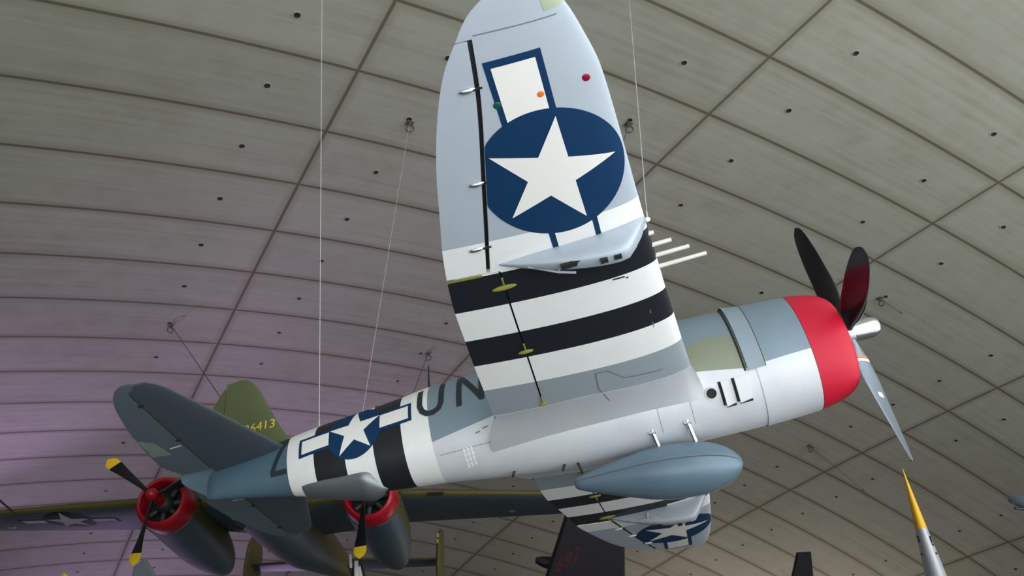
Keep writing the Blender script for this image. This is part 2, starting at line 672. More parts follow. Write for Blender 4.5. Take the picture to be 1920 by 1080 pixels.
mb = MB()
mb.box((33, 2, -0.1), (74, 120, 0.2))
tag(mb.build('floor', M['concrete_floor'], smooth=False), 'dark grey hall floor', 'floor', kind='structure')
mb = MB()
mb.box((-34, 2, -0.1), (60, 120, 0.2))
M['apron'] = paint('apron_concrete', (0.60, 0.60, 0.58), 0.8, 0, 0.1, 0.8)
tag(mb.build('ground', M['apron'], smooth=False), 'pale sunlit concrete apron in front of the hall', 'ground', kind='structure')

# ================================================================== FIGHTER
PRm = Matrix(((-0.6680783124, 0.7042267512, 0.2402832733), (-0.7364025312, -0.6720545884, -0.0778070843), (0.1066896462, -0.2289264362, 0.9675794573)))
PT = Vector((6.49118439, 0.00136354, 7.39044557))
FM = PRm.to_4x4()
FM.translation = PT
fighter = empty('fighter_aircraft', FM, 'large silver grey fighter with red nose ring and black and white bands', 'aircraft')
fw = lambda p: FM @ Vector(p)

# x, z_top, z_bottom, half width
FUS = [(-0.72, .74, -.95, .70), (-1.13, .78, -.97, .71), (-1.63, .82, -.98, .70), (-2.14, .85, -.97, .70), (-3, .89, -.95, .70), (-3.4, .90, -.92, .69), (-4.15, .93, -.87, .67), (-5.2, .94, -.73, .60), (-6, .93, -.60, .54), (-6.4, .89, -.55, .50), (-7.1, .84, -.46, .43), (-7.6, .82, -.38, .38), (-8.4, .75, -.17, .26), (-9.3, .66, .03, .14), (-9.60, .62, .10, .075), (-9.66, .60, .13, .03)]


def fus_sec(x):
    return interp(x, FUS, 1), interp(x, FUS, 2), interp(x, FUS, 3)


def fus_ring(x, n=72, s=1.0, t0=0.0, t1=2 * math.pi, closed=True, grow=0.0):
    zt, zb, w = fus_sec(x)
    c, a = (zt + zb) / 2, (zt - zb) / 2
    k = n if closed else n - 1
    return [Vector((x, -(w * s + grow) * math.sin(t0 + (t1 - t0) * i / k), c + (a * s + grow) * math.cos(t0 + (t1 - t0) * i / k))) for i in range(n)]


def fus_star(x, z, off):
    """starboard skin at height z"""
    zt, zb, w = fus_sec(x)
    c, a = (zt + zb) / 2, (zt - zb) / 2
    q = max(-0.999, min(0.999, (z - c) / a))
    t = math.acos(q)
    return Vector((x, -(w + off) * math.sin(t), c + (a + off) * math.cos(t)))


def fus_port(x, z, off):
    p = fus_star(x, z, off)
    return Vector((p.x, -p.y, p.z))


mb = MB()
xs = [-1.45 - (9.66 - 1.45) * i / 110 for i in range(111)]
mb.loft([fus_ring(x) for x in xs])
FM_MATS = [M['fuselage'], M['navy'], M['star'], M['letter'], M['line'], M['white'], M['dark']]
for fn in (fus_star, fus_port):
    c = (-7.13, 0.33)
    # bars of the national marking
    for x0, x1 in ((-8.04, -7.50), (-6.76, -6.22)):
        lay(mb, patch_rect(x0, x1, 0.17, 0.50, 10, 8), fn, 0.003, 1)
    lay(mb, patch_disc(c, 0.44), fn, 0.0045, 1)
    lay(mb, patch_rect(-7.99, -7.54, 0.22, 0.45, 10, 8), fn, 0.006, 2)
    lay(mb, patch_rect(-6.72, -6.27, 0.22, 0.45, 10, 8), fn, 0.006, 2)
    lay(mb, patch_star(c, 0.42, math.pi / 2), fn, 0.0075, 2)
    flip = fn is fus_port
    W = 0.085
    # code letters
    U = [(-6.08, 0.70), (-6.085, 0.36), (-6.05, 0.25), (-5.98, 0.19), (-5.89, 0.18), (-5.80, 0.22), (-5.755, 0.31), (-5.735, 0.70)]
    for p, q in zip(U, U[1:]):
        lay(mb, patch_stroke(p, q, W, 5), fn, 0.0085, 3)
        lay(mb, patch_disc(q, W / 2, 14, 2), fn, 0.0085, 3)
    for p, q in (((-5.49, 0.14), (-5.46, 0.76)), ((-5.46, 0.74), (-5.14, 0.16)), ((-5.15, 0.14), (-5.12, 0.76))):
        lay(mb, patch_stroke(p, q, W, 10), fn, 0.0085 if p[1] < 0.5 else 0.0090, 3)
    for p, q in (((-8.52, 0.10), (-8.255, 0.07)), ((-8.50, 0.10), (-8.275, 0.60)), ((-8.50, 0.60), (-8.255, 0.63))):
        lay(mb, patch_stroke(p, q, 0.075, 10), fn, 0.0085, 3)
    # louvre slits and stencils on the lower flank
    for i in range(3):
        for j in range(4):
            cx, cz = -5.55 + i * 0.055, -0.44 - j * 0.05
            lay(mb, patch_stroke((cx, cz), (cx + 0.012, cz - 0.038), 0.03, 2), fn, 0.003, 5)
    for cx, cz, l in ((-5.33, -0.31, 0.07), (-5.22, -0.28, 0.09), (-5.05, -0.30, 0.03), (-3.55, -0.55, 0.2), (-3.3, -0.53, 0.1), (-2.72, -0.62, 0.12)):
        lay(mb, patch_stroke((cx, cz), (cx + l, cz + 0.01), 0.016, 3), fn, 0.003, 4)
    # panel joints on the flank
    for xx in (-2.42, -2.86):
        lay(mb, patch_stroke((xx, -0.9), (xx, -0.45), 0.006, 12), fn, 0.002, 4)
    lay(mb, patch_stroke((-5.9, -0.42), (-3.0, -0.60), 0.006, 40), fn, 0.002, 4)
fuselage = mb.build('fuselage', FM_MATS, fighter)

# rods, vents and doors on the fuselage
q = MB()
q.tube([(-6.06, 0, 0.90), (-6.05, 0, 1.16), (-6.03, 0, 1.42)], [0.026, 0.018, 0.01], 8)
q.build('antenna_mast', M['black'], fuselage)
for x, dz in ((-4.95, 0.07), (-4.25, 0.08)):
    zb = fus_sec(x)[1]
    q = MB()
    q.tube([(x, -0.02, zb + 0.03), (x - 0.05, -0.02, zb - dz)], 0.018, 8)
    q.build('drain_pipe', M['dark'], fuselage)
# oil cooler shutters: two stepped plates with open gaps
for x0, x1 in ((-1.97, -1.84), (-1.79, -1.62)):
    q = MB()
    for o0, mi in ((0.0, 0), (0.045, 0)):
        pass
    vv, ff = patch_rect(x0, x1, -0.82, -0.57, 4, 8)
    top = [fus_star(p[0], p[1], 0.012 + 0.05 * (x1 - p[0]) / (x1 - x0)) for p in vv]
    bot = [fus_star(p[0], p[1], -0.02) for p in vv]
    q.add(top, ff)
    q.add(bot, [tuple(reversed(k)) for k in ff])
    n0 = len(vv)
    edge = [k for k in range(0, 9)] + [9 * i + 8 for i in range(1, 5)] + [9 * 4 + k for k in range(7, -1, -1)] + [9 * i for i in range(3, 0, -1)]
    base = len(q.v) - 2 * n0
    q.f += [(base + edge[k], base + edge[(k + 1) % len(edge)], base + n0 + edge[(k + 1) % len(edge)], base + n0 + edge[k]) for k in range(len(edge))]
    q.mi += [0] * len(edge)
    fix_normals(q.build('cooler_shutter', M['shutter'], fuselage))
    q = MB()
    lay(q, patch_rect(x0 - 0.035, x0 + 0.005, -0.82, -0.57, 2, 8), fus_star, 0.004, 0)
    lay(q, patch_rect(x0, x1, -0.845, -0.815, 4, 2), fus_star, 0.004, 0)
    q.build('shutter_gap', M['dark'], fuselage)
q = MB()
c0 = fus_star(-2.12, -0.67, 0)
ax = (fus_star(-2.12, -0.67, 0.1) - c0).normalized()
tx = Vector((1, 0, 0))
tz = ax.cross(tx).normalized()
for r0, h, mi in ((0.085, 0.02, 0), (0.066, 0.026, 1)):
    q.loft([[c0 + ax * hh + (tx * math.cos(k * math.pi / 12) + tz * math.sin(k * math.pi / 12)) * rr for k in range(24)] for rr, hh in ((r0, -0.03), (r0, h), (r0 * 0.8, h), (r0 * 0.78, h - 0.01))], mi)
q.build('exhaust_vent', [M['silver'], M['dark']], fuselage)
# turbo exhaust hood under the rear fuselage
q = MB()
rings = []
for i in range(25):
    t = i / 24
    x = -6.80 - 1.26 * t
    zt, zb, w = fus_sec(x)
    h = 0.10 * (math.sin(math.pi * t / 0.5) if t < 0.25 else max(0.0, 1 - ((t - 0.25) / 0.75) ** 0.9)) + 0.006
    ww = 0.31 * (math.sin(math.pi * t / 0.44) if t < 0.22 else 1 - 0.50 * ((t - 0.22) / 0.78)) + 0.02
    zc = zb + 0.13
    rings.append([Vector((x, ww * math.cos(a), zc + (h + 0.13 if math.sin(a) < 0 else 0.05) * math.sin(a))) for a in [2 * math.pi * k / 28 for k in range(28)]])
q.loft(rings)
M['hood'] = paint('hood_metal', (0.23, 0.25, 0.275), 0.36, 0.6)
fix_normals(q.build('exhaust_hood', M['hood'], fuselage))

# cowling
cowl_mats = [M['fuselage'], M['dark'], M['line']]
mb = MB()
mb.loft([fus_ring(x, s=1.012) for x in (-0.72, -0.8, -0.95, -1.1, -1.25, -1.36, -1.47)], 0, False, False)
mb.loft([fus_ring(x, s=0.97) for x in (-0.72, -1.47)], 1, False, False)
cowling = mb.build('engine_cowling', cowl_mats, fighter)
mb = MB()
prof = [(-0.715, 1.014), (-0.60, 0.995), (-0.44, 0.955), (-0.32, 0.905), (-0.24, 0.855), (-0.18, 0.80), (-0.145, 0.745), (-0.14, 0.70), (-0.17, 0.665), (-0.26, 0.645), (-0.6, 0.64)]


def ring_sec(x, s, n=72):
    c, a, w = -0.105, 0.845, 0.70
    return [Vector((x, -w * s * math.sin(2 * math.pi * i / n), c + a * s * math.cos(2 * math.pi * i / n))) for i in range(n)]


mb.loft([ring_sec(x, s) for x, s in prof], 0, False, False)
mb.loft([ring_sec(-0.6, 0.64), ring_sec(-0.61, 0.02)], 1, False, True)
mb.build('nose_ring', [M['red'], M['dark']], cowling, angle=60)
# engine front inside the cowl
mb = MB()
mb.loft([[Vector((x, -r * math.sin(k * math.pi / 16), r * math.cos(k * math.pi / 16))) for k in range(32)] for x, r in ((-0.6, .30), (-0.35, .27), (-0.2, .20), (-0.05, .13))])
for k in range(9):
    t = 2 * math.pi * k / 9
    mb.tube([(-0.52, -0.25 * math.sin(t), 0.25 * math.cos(t)), (-0.52, -0.48 * math.sin(t), 0.48 * math.cos(t) - 0.03)], 0.08, 10)
mb.build('radial_engine', M['rust'], cowling)
# cowl flaps: a flared skirt round the top and sides, with its joints
zt, zb, w = fus_sec(-1.5)
tl = math.acos((-0.53 - (zt + zb) / 2) / ((zt - zb) / 2))
mb = MB()
R0 = []
for x, g in ((-1.335, 0.014), (-1.40, 0.020), (-1.58, 0.042)):
    R0.append(fus_ring(x, 60, 1.0, -tl, tl, False, g))
R1 = [[Vector((p.x, p.y * 0.985, (p.z + 0.08) * 0.985 - 0.08)) for p in r] for r in reversed(R0)]
mb.loft(R0 + R1, 0, False, False, closed=False)
mb.loft([R0[0], R0[0][:1] * 60], 0, False, False, closed=False) if False else None
M['flap_grey'] = paint('cowl_flap_grey', (0.235, 0.295, 0.345), 0.45)
fix_normals(mb.build('cowl_flap', M['flap_grey'], cowling))
mb = MB()
mb.loft([fus_ring(x, 60, 1.0, -tl, tl, False, g) for x, g in ((-1.335, 0.0165), (-1.343, 0.0165))], 0, False, False, closed=False)
mb.loft([fus_ring(x, 60, 1.0, -tl, tl, False, g) for x, g in ((-1.60, 0.006), (-1.625, 0.003))], 0, False, False, closed=False)
mb.build('flap_joint', M['dark'], cowling)

# propeller
prop = empty('propeller', Matrix.Identity(4), None, None)
del_keys = [k for k in ('label', 'category') if k in prop]
prop.parent = fighter
prop.matrix_local = Matrix.Identity(4)
mb = MB()
mb.loft([[Vector((x, -r * math.sin(k * math.pi / 16), r * math.cos(k * math.pi / 16))) for k in range(32)] for x, r in ((-0.16, .10), (-0.15, .145), (-0.04, .155), (0.04, .15), (0.08, .135))])
mb.build('hub', M['bare'], prop)
mb = MB()
mb.loft([[Vector((x, -r * math.sin(k * math.pi / 16), r * math.cos(k * math.pi / 16))) for k in range(32)] for x, r in ((0.05, .142), (0.10, .148), (0.28, .145), (0.35, .136), (0.40, .115), (0.435, .075), (0.448, .02))])
mb.build('pitch_dome', M['chrome'], prop)
PHI = 1.6372
for k in range(4):
    t = PHI + k * math.pi / 2
    rad = Vector((0, math.cos(t), math.sin(t)))
    tan = Vector((0, math.cos(t + math.pi / 2), math.sin(t + math.pi / 2)))
    fwdv = Vector((1, 0, 0))
    mb = MB()
    rings = []
    mats_f = []
    NR, NP = 26, 20
    for i in range(NR + 1):
        s = i / NR
        r = 0.12 + (1.98 - 0.12) * s
        cw = interp(s, [(0, .11), (.07, .15), (.18, .27), (.4, .335), (.62, .335), (.8, .30), (.9, .25), (.96, .18), (.99, .10), (1.0, .03)], 1)
        th = interp(s, [(0, .10), (.08, .10), (.2, .075), (.5, .04), (.8, .022), (1.0, .006)], 1)
        be = math.radians(interp(s, [(0, 56), (.2, 52), (.5, 40), (.8, 30), (1.0, 25)], 1))
        cdir = tan * math.cos(be) + fwdv * math.sin(be)
        ndir = fwdv * math.cos(be) - tan * math.sin(be)          # forward face
        ring = []
        for j in range(NP):
            aa = 2 * math.pi * j / NP
            ring.append(rad * r + cdir * (cw / 2 * math.cos(aa)) + ndir * (th / 2 * math.sin(aa)))
        rings.append(ring)
    o0 = len(mb.f)
    mb.loft(rings)
    for i in range(NR):
        for j in range(NP):
            mb.mi[i * NP + j] = 0 if j < NP // 2 else 1
    # maker's label near the root of the bright face
    if k == 2:
        be = math.radians(50)
    blade = mb.build('blade', [M['blade_front'], M['prop_black']], prop, angle=70)
    for s0, s1, mm in ((0.155, 0.172, 'orange'), (0.177, 0.20, 'white'), (0.46, 0.50, 'white')):
        q = MB()
        rr = []
        for sv in (s0, s1):
            r = 0.12 + 1.86 * sv
            cw = interp(sv, [(0, .11), (.07, .15), (.18, .27), (.4, .335), (.62, .335)], 1)
            th = interp(sv, [(0, .10), (.08, .10), (.2, .075), (.5, .04), (.8, .022)], 1)
            be = math.radians(interp(sv, [(0, 56), (.2, 52), (.5, 40), (.8, 30), (1.0, 25)], 1))
            cdir = tan * math.cos(be) + fwdv * math.sin(be)
            ndir = fwdv * math.cos(be) - tan * math.sin(be)
            lim = 0.10 if s0 > 0.4 else 0.30
            rr.append([rad * r + cdir * (cw / 2 * math.cos(aa)) + ndir * (th / 2 * math.sin(aa) + 0.003) for aa in [math.pi * (0.5 - lim + 2 * lim * j / 8) for j in range(9)]])
        q.loft(rr, 0, False, False, closed=False)
        q.build('blade_label', M[mm], blade)

# wings
ZC = lambda y: -.50 + .095 * abs(y)
LE_S = [(0.3, -2.22), (0.84, -2.28), (1.49, -2.34), (2.0, -2.38), (2.47, -2.42), (2.95, -2.45), (3.43, -2.49), (3.92, -2.52), (4.51, -2.55), (5.04, -2.58), (5.53, -2.62), (5.88, -2.70), (6.20, -2.80), (6.36, -2.90), (6.48, -3.04), (6.54, -3.22)]
TE_S = [(0.3, -4.99), (0.84, -4.97), (1.58, -4.93), (2.05, -4.91), (2.5, -4.88), (2.97, -4.85), (3.69, -4.74), (4.43, -4.55), (4.84, -4.44), (5.23, -4.31), (5.65, -4.14), (5.93, -3.99), (6.15, -3.82), (6.33, -3.67), (6.45, -3.49), (6.54, -3.22)]
LE_P = [(0.3, -2.22), (0.84, -2.26), (3.57, -2.26), (4.66, -2.27), (5.5, -2.32), (5.9, -2.36), (6.2, -2.44), (6.33, -2.51), (6.385, -2.64)]
TE_P = [(0.3, -4.90), (0.94, -4.86), (1.44, -4.87), (1.93, -4.85), (2.42, -4.77), (2.88, -4.70), (3.43, -4.63), (4.23, -4.41), (4.99, -4.14), (5.82, -3.62), (6.17, -3.15), (6.33, -2.79), (6.385, -2.64)]


def nac(t):
    return 0.2969 * math.sqrt(max(t, 0)) - 0.126 * t - 0.3516 * t * t + 0.2843 * t ** 3 - 0.1036 * t ** 4


class Wing:
    def __init__(self, s, LE, TE, thick=0.125, zc=ZC, ymax=6.5):
        self.s, self.LE, self.TE, self.t, self.zc, self.ymax = s, LE, TE, thick, zc, ymax

    def le(self, y):
        return interp(y, self.LE, 1)

    def te(self, y):
        return interp(y, self.TE, 1)

    def low(self, x, y, off=0.0):
        """lower skin; y positive outboard"""
        l, t = self.le(y), self.te(y)
        c = max(l - t, 1e-4)
        k = min(1, max(0, (l - x) / c))
        return Vector((x, self.s * y, self.zc(y) - 5 * self.t * 0.85 * nac(k) * c - off))

    def up(self, x, y):
        l, t = self.le(y), self.te(y)
        c = max(l - t, 1e-4)
        k = min(1, max(0, (l - x) / c))
        return Vector((x, self.s * y, self.zc(y) + 5 * self.t * 1.1 * nac(k) * c))

    def sec(self, y, k0, k1, n=26):
        l, t = self.le(y), self.te(y)
        c = l - t
        ks = [k0 + (k1 - k0) * 0.5 * (1 - math.cos(math.pi * i / n)) if k0 == 0 else k0 + (k1 - k0) * i / n for i in range(n + 1)]
        a = [self.up(l - k * c, y) for k in reversed(ks)]
        b = [self.low(l - k * c, y) for k in ks]
        return a + b[1:] if k0 == 0 else a + b

    def loft(self, mb, ys, k0, k1, n=26, mats=(0, 1)):
        rings = [self.sec(y, k0(y), k1(y), n) for y in ys]
        m0 = len(mb.mi)
        mb.loft(rings)
        cnt = len(rings[0])
        half = n if k0(ys[0]) == 0 else n + 1
        for i in range(len(rings) - 1):
            for j in range(cnt):
                mb.mi[m0 + i * cnt + j] = mats[0] if j < half else mats[1]


def span(a, b, n):
    return [a + (b - a) * i / n for i in range(n + 1)]


def build_wing(s):
    W = Wing(s, LE_S if s < 0 else LE_P, TE_S if s < 0 else TE_P)
    ymax = 6.535 if s < 0 else 6.38
    hinge_f = lambda y: -4.26 + 0.036 * (y - 1)          # flap line
    hinge_a = [(3.4, -4.30), (4.64, -3.99), (5.64, -3.75), (6.16, -3.67)] if s < 0 else [(3.4, -4.00), (5.81, -3.39), (6.0, -3.33)]
    ya = 6.14 if s < 0 else 5.85
    kx = lambda x, y: (W.le(y) - x) / (W.le(y) - W.te(y))
    ha = lambda y: interp(y, hinge_a, 1)
    hf = (lambda y: hinge_f(y)) if s < 0 else (lambda y: -4.09 + 0.045 * (y - 2))
    mb = MB()
    zero = lambda y: 0
    # one skin: full chord at root and tip, cut away where the flap and aileron sit
    rings, ys = [], []
    segs = [(0.30, 0.95, 4, lambda y: 1.0), (0.951, 3.465, 24, lambda y: kx(hf(y), y)), (3.466, ya, 30, lambda y: kx(ha(y), y)), (ya + 0.001, ymax, 14, lambda y: 1.0)]
    for y0, y1, n, fn in segs:
        for i in range(n + 1):
            t = i / n
            if y1 == ymax:
                t = math.sin(t * math.pi / 2)
            y = y0 + (y1 - y0) * t
            rings.append(W.sec(y, 0, fn(y)))
    mb.loft(rings)
    cnt = len(rings[0])
    for i in range(len(rings) - 1):
        for j in range(cnt):
            mb.mi[i * cnt + j] = 1 if j < 26 else 0
    low = lambda x, y, off: W.low(x, y, off)
    MS = [M['wing_under'], M['olive'], M['navy'], M['star'], M['line'], M['palegreen'], M['dark'], M['white']]
    c, r = ((-3.325, 4.56), 0.752) if s < 0 else ((-2.98, 4.72), 0.72)
    bw = 0.265
    for y0, y1 in ((c[1] + r * 0.8, c[1] + r * 1.79), (c[1] - r * 1.75, c[1] - r * 0.8)):
        x0, x1 = (c[0] - 0.33, c[0] + 0.21) if y0 > c[1] else (c[0] - 0.21, c[0] + 0.33)
        if s > 0:
            x0, x1 = (c[0] - 0.27, c[0] + 0.27)
        lay(mb, patch_rect(x0, x1, y0, y1, 10, 10), low, 0.003, 2)
    dv, df = patch_disc(c, r, 96, 16)
    # the disc stops at the aileron gap and just short of the leading edge
    dv = [(min(W.le(p[1]) - 0.012, max(ha(p[1]) + 0.004, p[0])), p[1]) for p in dv]
    lay(mb, (dv, df), low, 0.005, 2)
    for sg in (1, -1):
        x0, x1 = (c[0] - 0.27, c[0] + 0.145) if sg > 0 else (c[0] - 0.145, c[0] + 0.27)
        if s > 0:
            x0, x1 = c[0] - 0.20, c[0] + 0.20
        # white bar ends on the disc's curved edge
        v, f = [], []
        for i in range(11):
            x = x0 + (x1 - x0) * i / 10
            yi = math.sqrt(max(0, (r) ** 2 - (x - c[0]) ** 2))
            yo = r * (1.79 if sg > 0 else 1.75) - 0.07
            for j in range(9):
                v.append((x, c[1] + sg * (yi + (yo - yi) * j / 8)))
        for i in range(10):
            for j in range(8):
                k = i * 9 + j
                f.append((k, k + 9, k + 10, k + 1))
        lay(mb, (v, f), low, 0.007, 3)
    lay(mb, patch_star(c, r * 0.885, 0.035 if s < 0 else 0.0, 8), low, 0.009, 3)
    if s > 0:
        lay(mb, patch_rect(-3.02, -2.52, 3.16, 3.38, 8, 3), low, 0.006, 7)
        lay(mb, patch_rect(-2.88, -2.68, 3.25, 3.28, 4, 1), low, 0.008, 4)
    # wheel bay cover lines
    door = [(-3.50, 1.42), (-3.52, 1.12), (-3.40, 0.72), (-2.40, 0.70)]
    top = [(-3.50, 1.42), (-3.35, 1.42), (-3.16, 1.20), (-2.66, 1.14)]
    for L in (door, top):
        for p, q in zip(L, L[1:]):
            lay(mb, patch_stroke(p, q, 0.017, 8), low, 0.003, 4)
    for p, q in (((-3.66, 6.17), (-2.90, 6.15)), ((-2.66, 1.95), (-2.66, 2.05)), ((-2.66, 2.2), (-2.66, 2.26))):
        if s < 0:
            lay(mb, patch_stroke(p, q, 0.011, 8), low, 0.003, 4)
    if s < 0:
        lay(mb, patch_quad([(-3.0, 6.21), (-2.80, 6.22), (-2.86, 6.34), (-3.02, 6.36)], 4, 4), low, 0.004, 5)
    for x0, x1, yy, w_ in ((-3.00, -2.86, 2.93, 0.022), (-2.85, -2.82, 2.90, 0.02), (-3.25, -3.1, 3.07, 0.02)):
        lay(mb, patch_stroke((x0, yy), (x1, yy - 0.01), w_, 4), low, 0.004, 6)
    wing = mb.build('wing', MS, fighter, angle=50)
    wing['label'] = 'starboard wing with star marking under it' if s < 0 else 'port wing behind the belly tank'
    # flap
    g = 0.022
    mb = MB()
    W.loft(mb, span(0.965, 3.450, 24), lambda y: kx(hf(y) - g, y), lambda y: 1.0, 14, (1, 0))
    mb.build('flap', MS[:2], wing, angle=50)
    # aileron, set slightly away so that its gap reads
    mb = MB()
    ys = span(3.485, ya - 0.012, 30)
    W.loft(mb, ys, lambda y: kx(ha(y) - 0.045, y), lambda y: 1.0, 14, (1, 0))
    ail = mb.build('aileron', MS[:2], wing, angle=50)
    # dark seal strips inside the hinge gaps
    for nm, ys_, hx_, gw in (('aileron_gap_seal', span(3.485, ya - 0.012, 30), ha, 0.07), ('flap_gap_seal', span(0.965, 3.45, 20), hf, 0.045)):
        q = MB()
        rr = []
        for y in ys_:
            x = hx_(y)
            zl, zu = W.low(x - gw / 2, y).z, W.up(x - gw / 2, y).z
            z0_, z1_ = zl + (zu - zl) * 0.42, zl + (zu - zl) * 0.58
            rr.append([Vector((x + 0.01, s * y, z0_)), Vector((x - gw, s * y, z0_)), Vector((x - gw, s * y, z1_)), Vector((x + 0.01, s * y, z1_))])
        q.loft(rr)
        fix_normals(q.build(nm, M['dark'], wing, smooth=False))
    # hinge fairings on the aileron
    for x, y in (((-3.86, 5.68), (-4.08, 4.66), (-4.33, 3.84)) if s < 0 else ((-3.52, 5.2), (-3.76, 4.55), (-3.95, 4.0))):
        p = W.low(x, y)
        q = MB()
        q.ellipsoid(p, (0.085, 0.030, 0.032), 14)
        q.build('hinge_fairing', M['chrome'] if s < 0 else M['silver'], ail)
        q = MB()
        q.box(W.low(ha(y) - 0.02, y), (0.09, 0.016, 0.03))
        q.build('hinge_bracket', M['dark'], ail)
    # yellow primed flap hinges
    for y in (3.22, 2.10, 1.04):
        x = hf(y)
        p = W.low(x - 0.01, y)
        sz = (0.15, 0.035, 0.03) if y > 3 else ((0.10, 0.03, 0.025) if y > 2 else (0.06, 0.02, 0.02))
        q = MB()
        q.ellipsoid(p + Vector((0, 0, -0.005)), sz, 12)
        q.tube([p + Vector((0.0, s * 0.02, 0)), p + Vector((0.01, s * 0.16, -0.005))], 0.012, 6)
        q.build('flap_hinge', M['primer'], wing)
    # primer strip on the outer end of the flap
    if s < 0:
        q = MB()
        lay(q, patch_quad([(-4.80, 3.435), (-4.38, 3.44), (-4.38, 3.47), (-4.80, 3.475)], 6, 1), low, 0.004, 0)
        q.build('primer_strip', M['primer'], wing)
    # pylon
    q = MB()
    y0 = 3.56 if s < 0 else 3.35
    prof_ = []
    for i in range(19):
        t = i / 18
        x = -2.50 - 1.66 * t
        if s > 0:
            x += 0.15
        hh = interp(t, [(0, .03), (.05, .12), (.10, .22), (.19, .345), (.42, .30), (.78, .145), (1.0, .005)], 1)
        ww = interp(t, [(0, .055), (.03, .085), (.1, .105), (.2, .11), (.6, .085), (1.0, .012)], 1)
        p = W.low(x, y0)
        zz = p.z + 0.03
        prof_.append([Vector((x, p.y + ww * math.copysign(abs(math.cos(a)) ** 0.55, math.cos(a)), zz - (hh + 0.03) * (0.5 - 0.5 * math.copysign(abs(math.sin(a)) ** 0.55, math.sin(a))))) for a in [2 * math.pi * k / 24 for k in range(24)]])
    q.loft(prof_)
    pyl = fix_normals(q.build('pylon', M['pylon_grey'] if s > 0 else M['grey'], wing))
    q = MB()
    dx = 0.15 if s > 0 else 0
    b = W.low(-3.85 + dx, y0)
    q.tube([b + Vector((0, 0, -0.12)), b + Vector((0.30, s * -0.13, -0.20)), b + Vector((0.48, s * -0.17, -0.24))], 0.014, 8)
    q.tube([b + Vector((0.30, s * -0.13, -0.20)), b + Vector((0.33, s * -0.10, -0.08))], 0.012, 8)
    q.build('sway_brace', M['silver'], pyl)
    for xx, zz, sz in ((-3.05, -0.33, (0.08, 0.06, 0.035)), (-2.9, -0.335, (0.08, 0.06, 0.035)), (-3.4, -0.26, (0.22, 0.07, 0.03))):
        q = MB()
        q.box(W.low(xx + dx, y0) + Vector((0, s * 0.03, zz)), sz)
        q.build('shackle', M['dark'], pyl)
    # guns
    for y, tip in ((3.33, 0.05), (3.15, 0.21), (2.98, 0.38), (2.80, 0.55)):
        q = MB()
        x = W.le(y)
        z = W.zc(y)
        q.loft([[Vector((xx, s * y - rr * math.sin(k * math.pi / 8), z + rr * math.cos(k * math.pi / 8))) for k in range(16)] for xx, rr in ((x - 0.25, .026), (x + 0.02, .026), (x + tip, .023), (x + tip + 0.001, .014), (x + tip - 0.05, .013))])
        q.build('gun_barrel', M['gun'], wing)
    # recognition lights
    if s < 0:
        for x, y, mm in ((-2.78, 5.475, 'crimson'), (-3.22, 5.455, 'orange'), (-3.635, 5.46, 'green')):
            p = W.low(x, y)
            q = MB()
            q.ellipsoid(p, (0.042, 0.042, 0.012), 20)
            rl = q.build('recognition_light', M[mm], wing)
            rl['label'] = {'crimson': 'dark red lens', 'orange': 'orange lens', 'green': 'dark green lens'}[mm]
        q = MB()
        p = W.low(-2.50, 3.50)
        q.ellipsoid(p + Vector((0.03, 0, 0.05)), (0.035, 0.03, 0.03), 12)
        q.build('lifting_eye', M['white'], wing)
    return W, wing


WS, wing_s = build_wing(-1)
WP, wing_p = build_wing(1)

# wing root fillets
for s, W in ((-1, WS), (1, WP)):
    mb = MB()
    rings = []
    n = 40
    for i in range(n + 1):
        x = -2.20 - 2.95 * i / n
        xa = min(-2.30, max(x, -4.92))
        y1 = 1.02 - 0.16 * abs(i / n - 0.5)
        p1 = W.low(xa, y1, 0.004)
        p1.x = x if -4.93 < x < -2.29 else xa
        zf = -0.70 + 0.12 * (i / n)
        p0 = (fus_star if s < 0 else fus_port)(x, zf, 0.004)
        pm = (fus_star if s < 0 else fus_port)(x, min(-0.3, W.low(xa, 0.75).z), 0.0)
        ctrl = Vector((x, s * 0.70, p1.z - 0.015))
        ring = []
        for k in range(11):
            t = k / 10
            ring.append(p0 * (1 - t) ** 2 + ctrl * 2 * t * (1 - t) + p1 * t * t)
        rings.append(ring + [p1 + Vector((0, 0, 0.05)), pm + Vector((0, -s * 0.05, 0.05)), p0 + Vector((0, -s * 0.06, 0.03))])
    mb.loft(rings)
    fix_normals(mb.build('wing_fillet', M['silver'], fuselage))

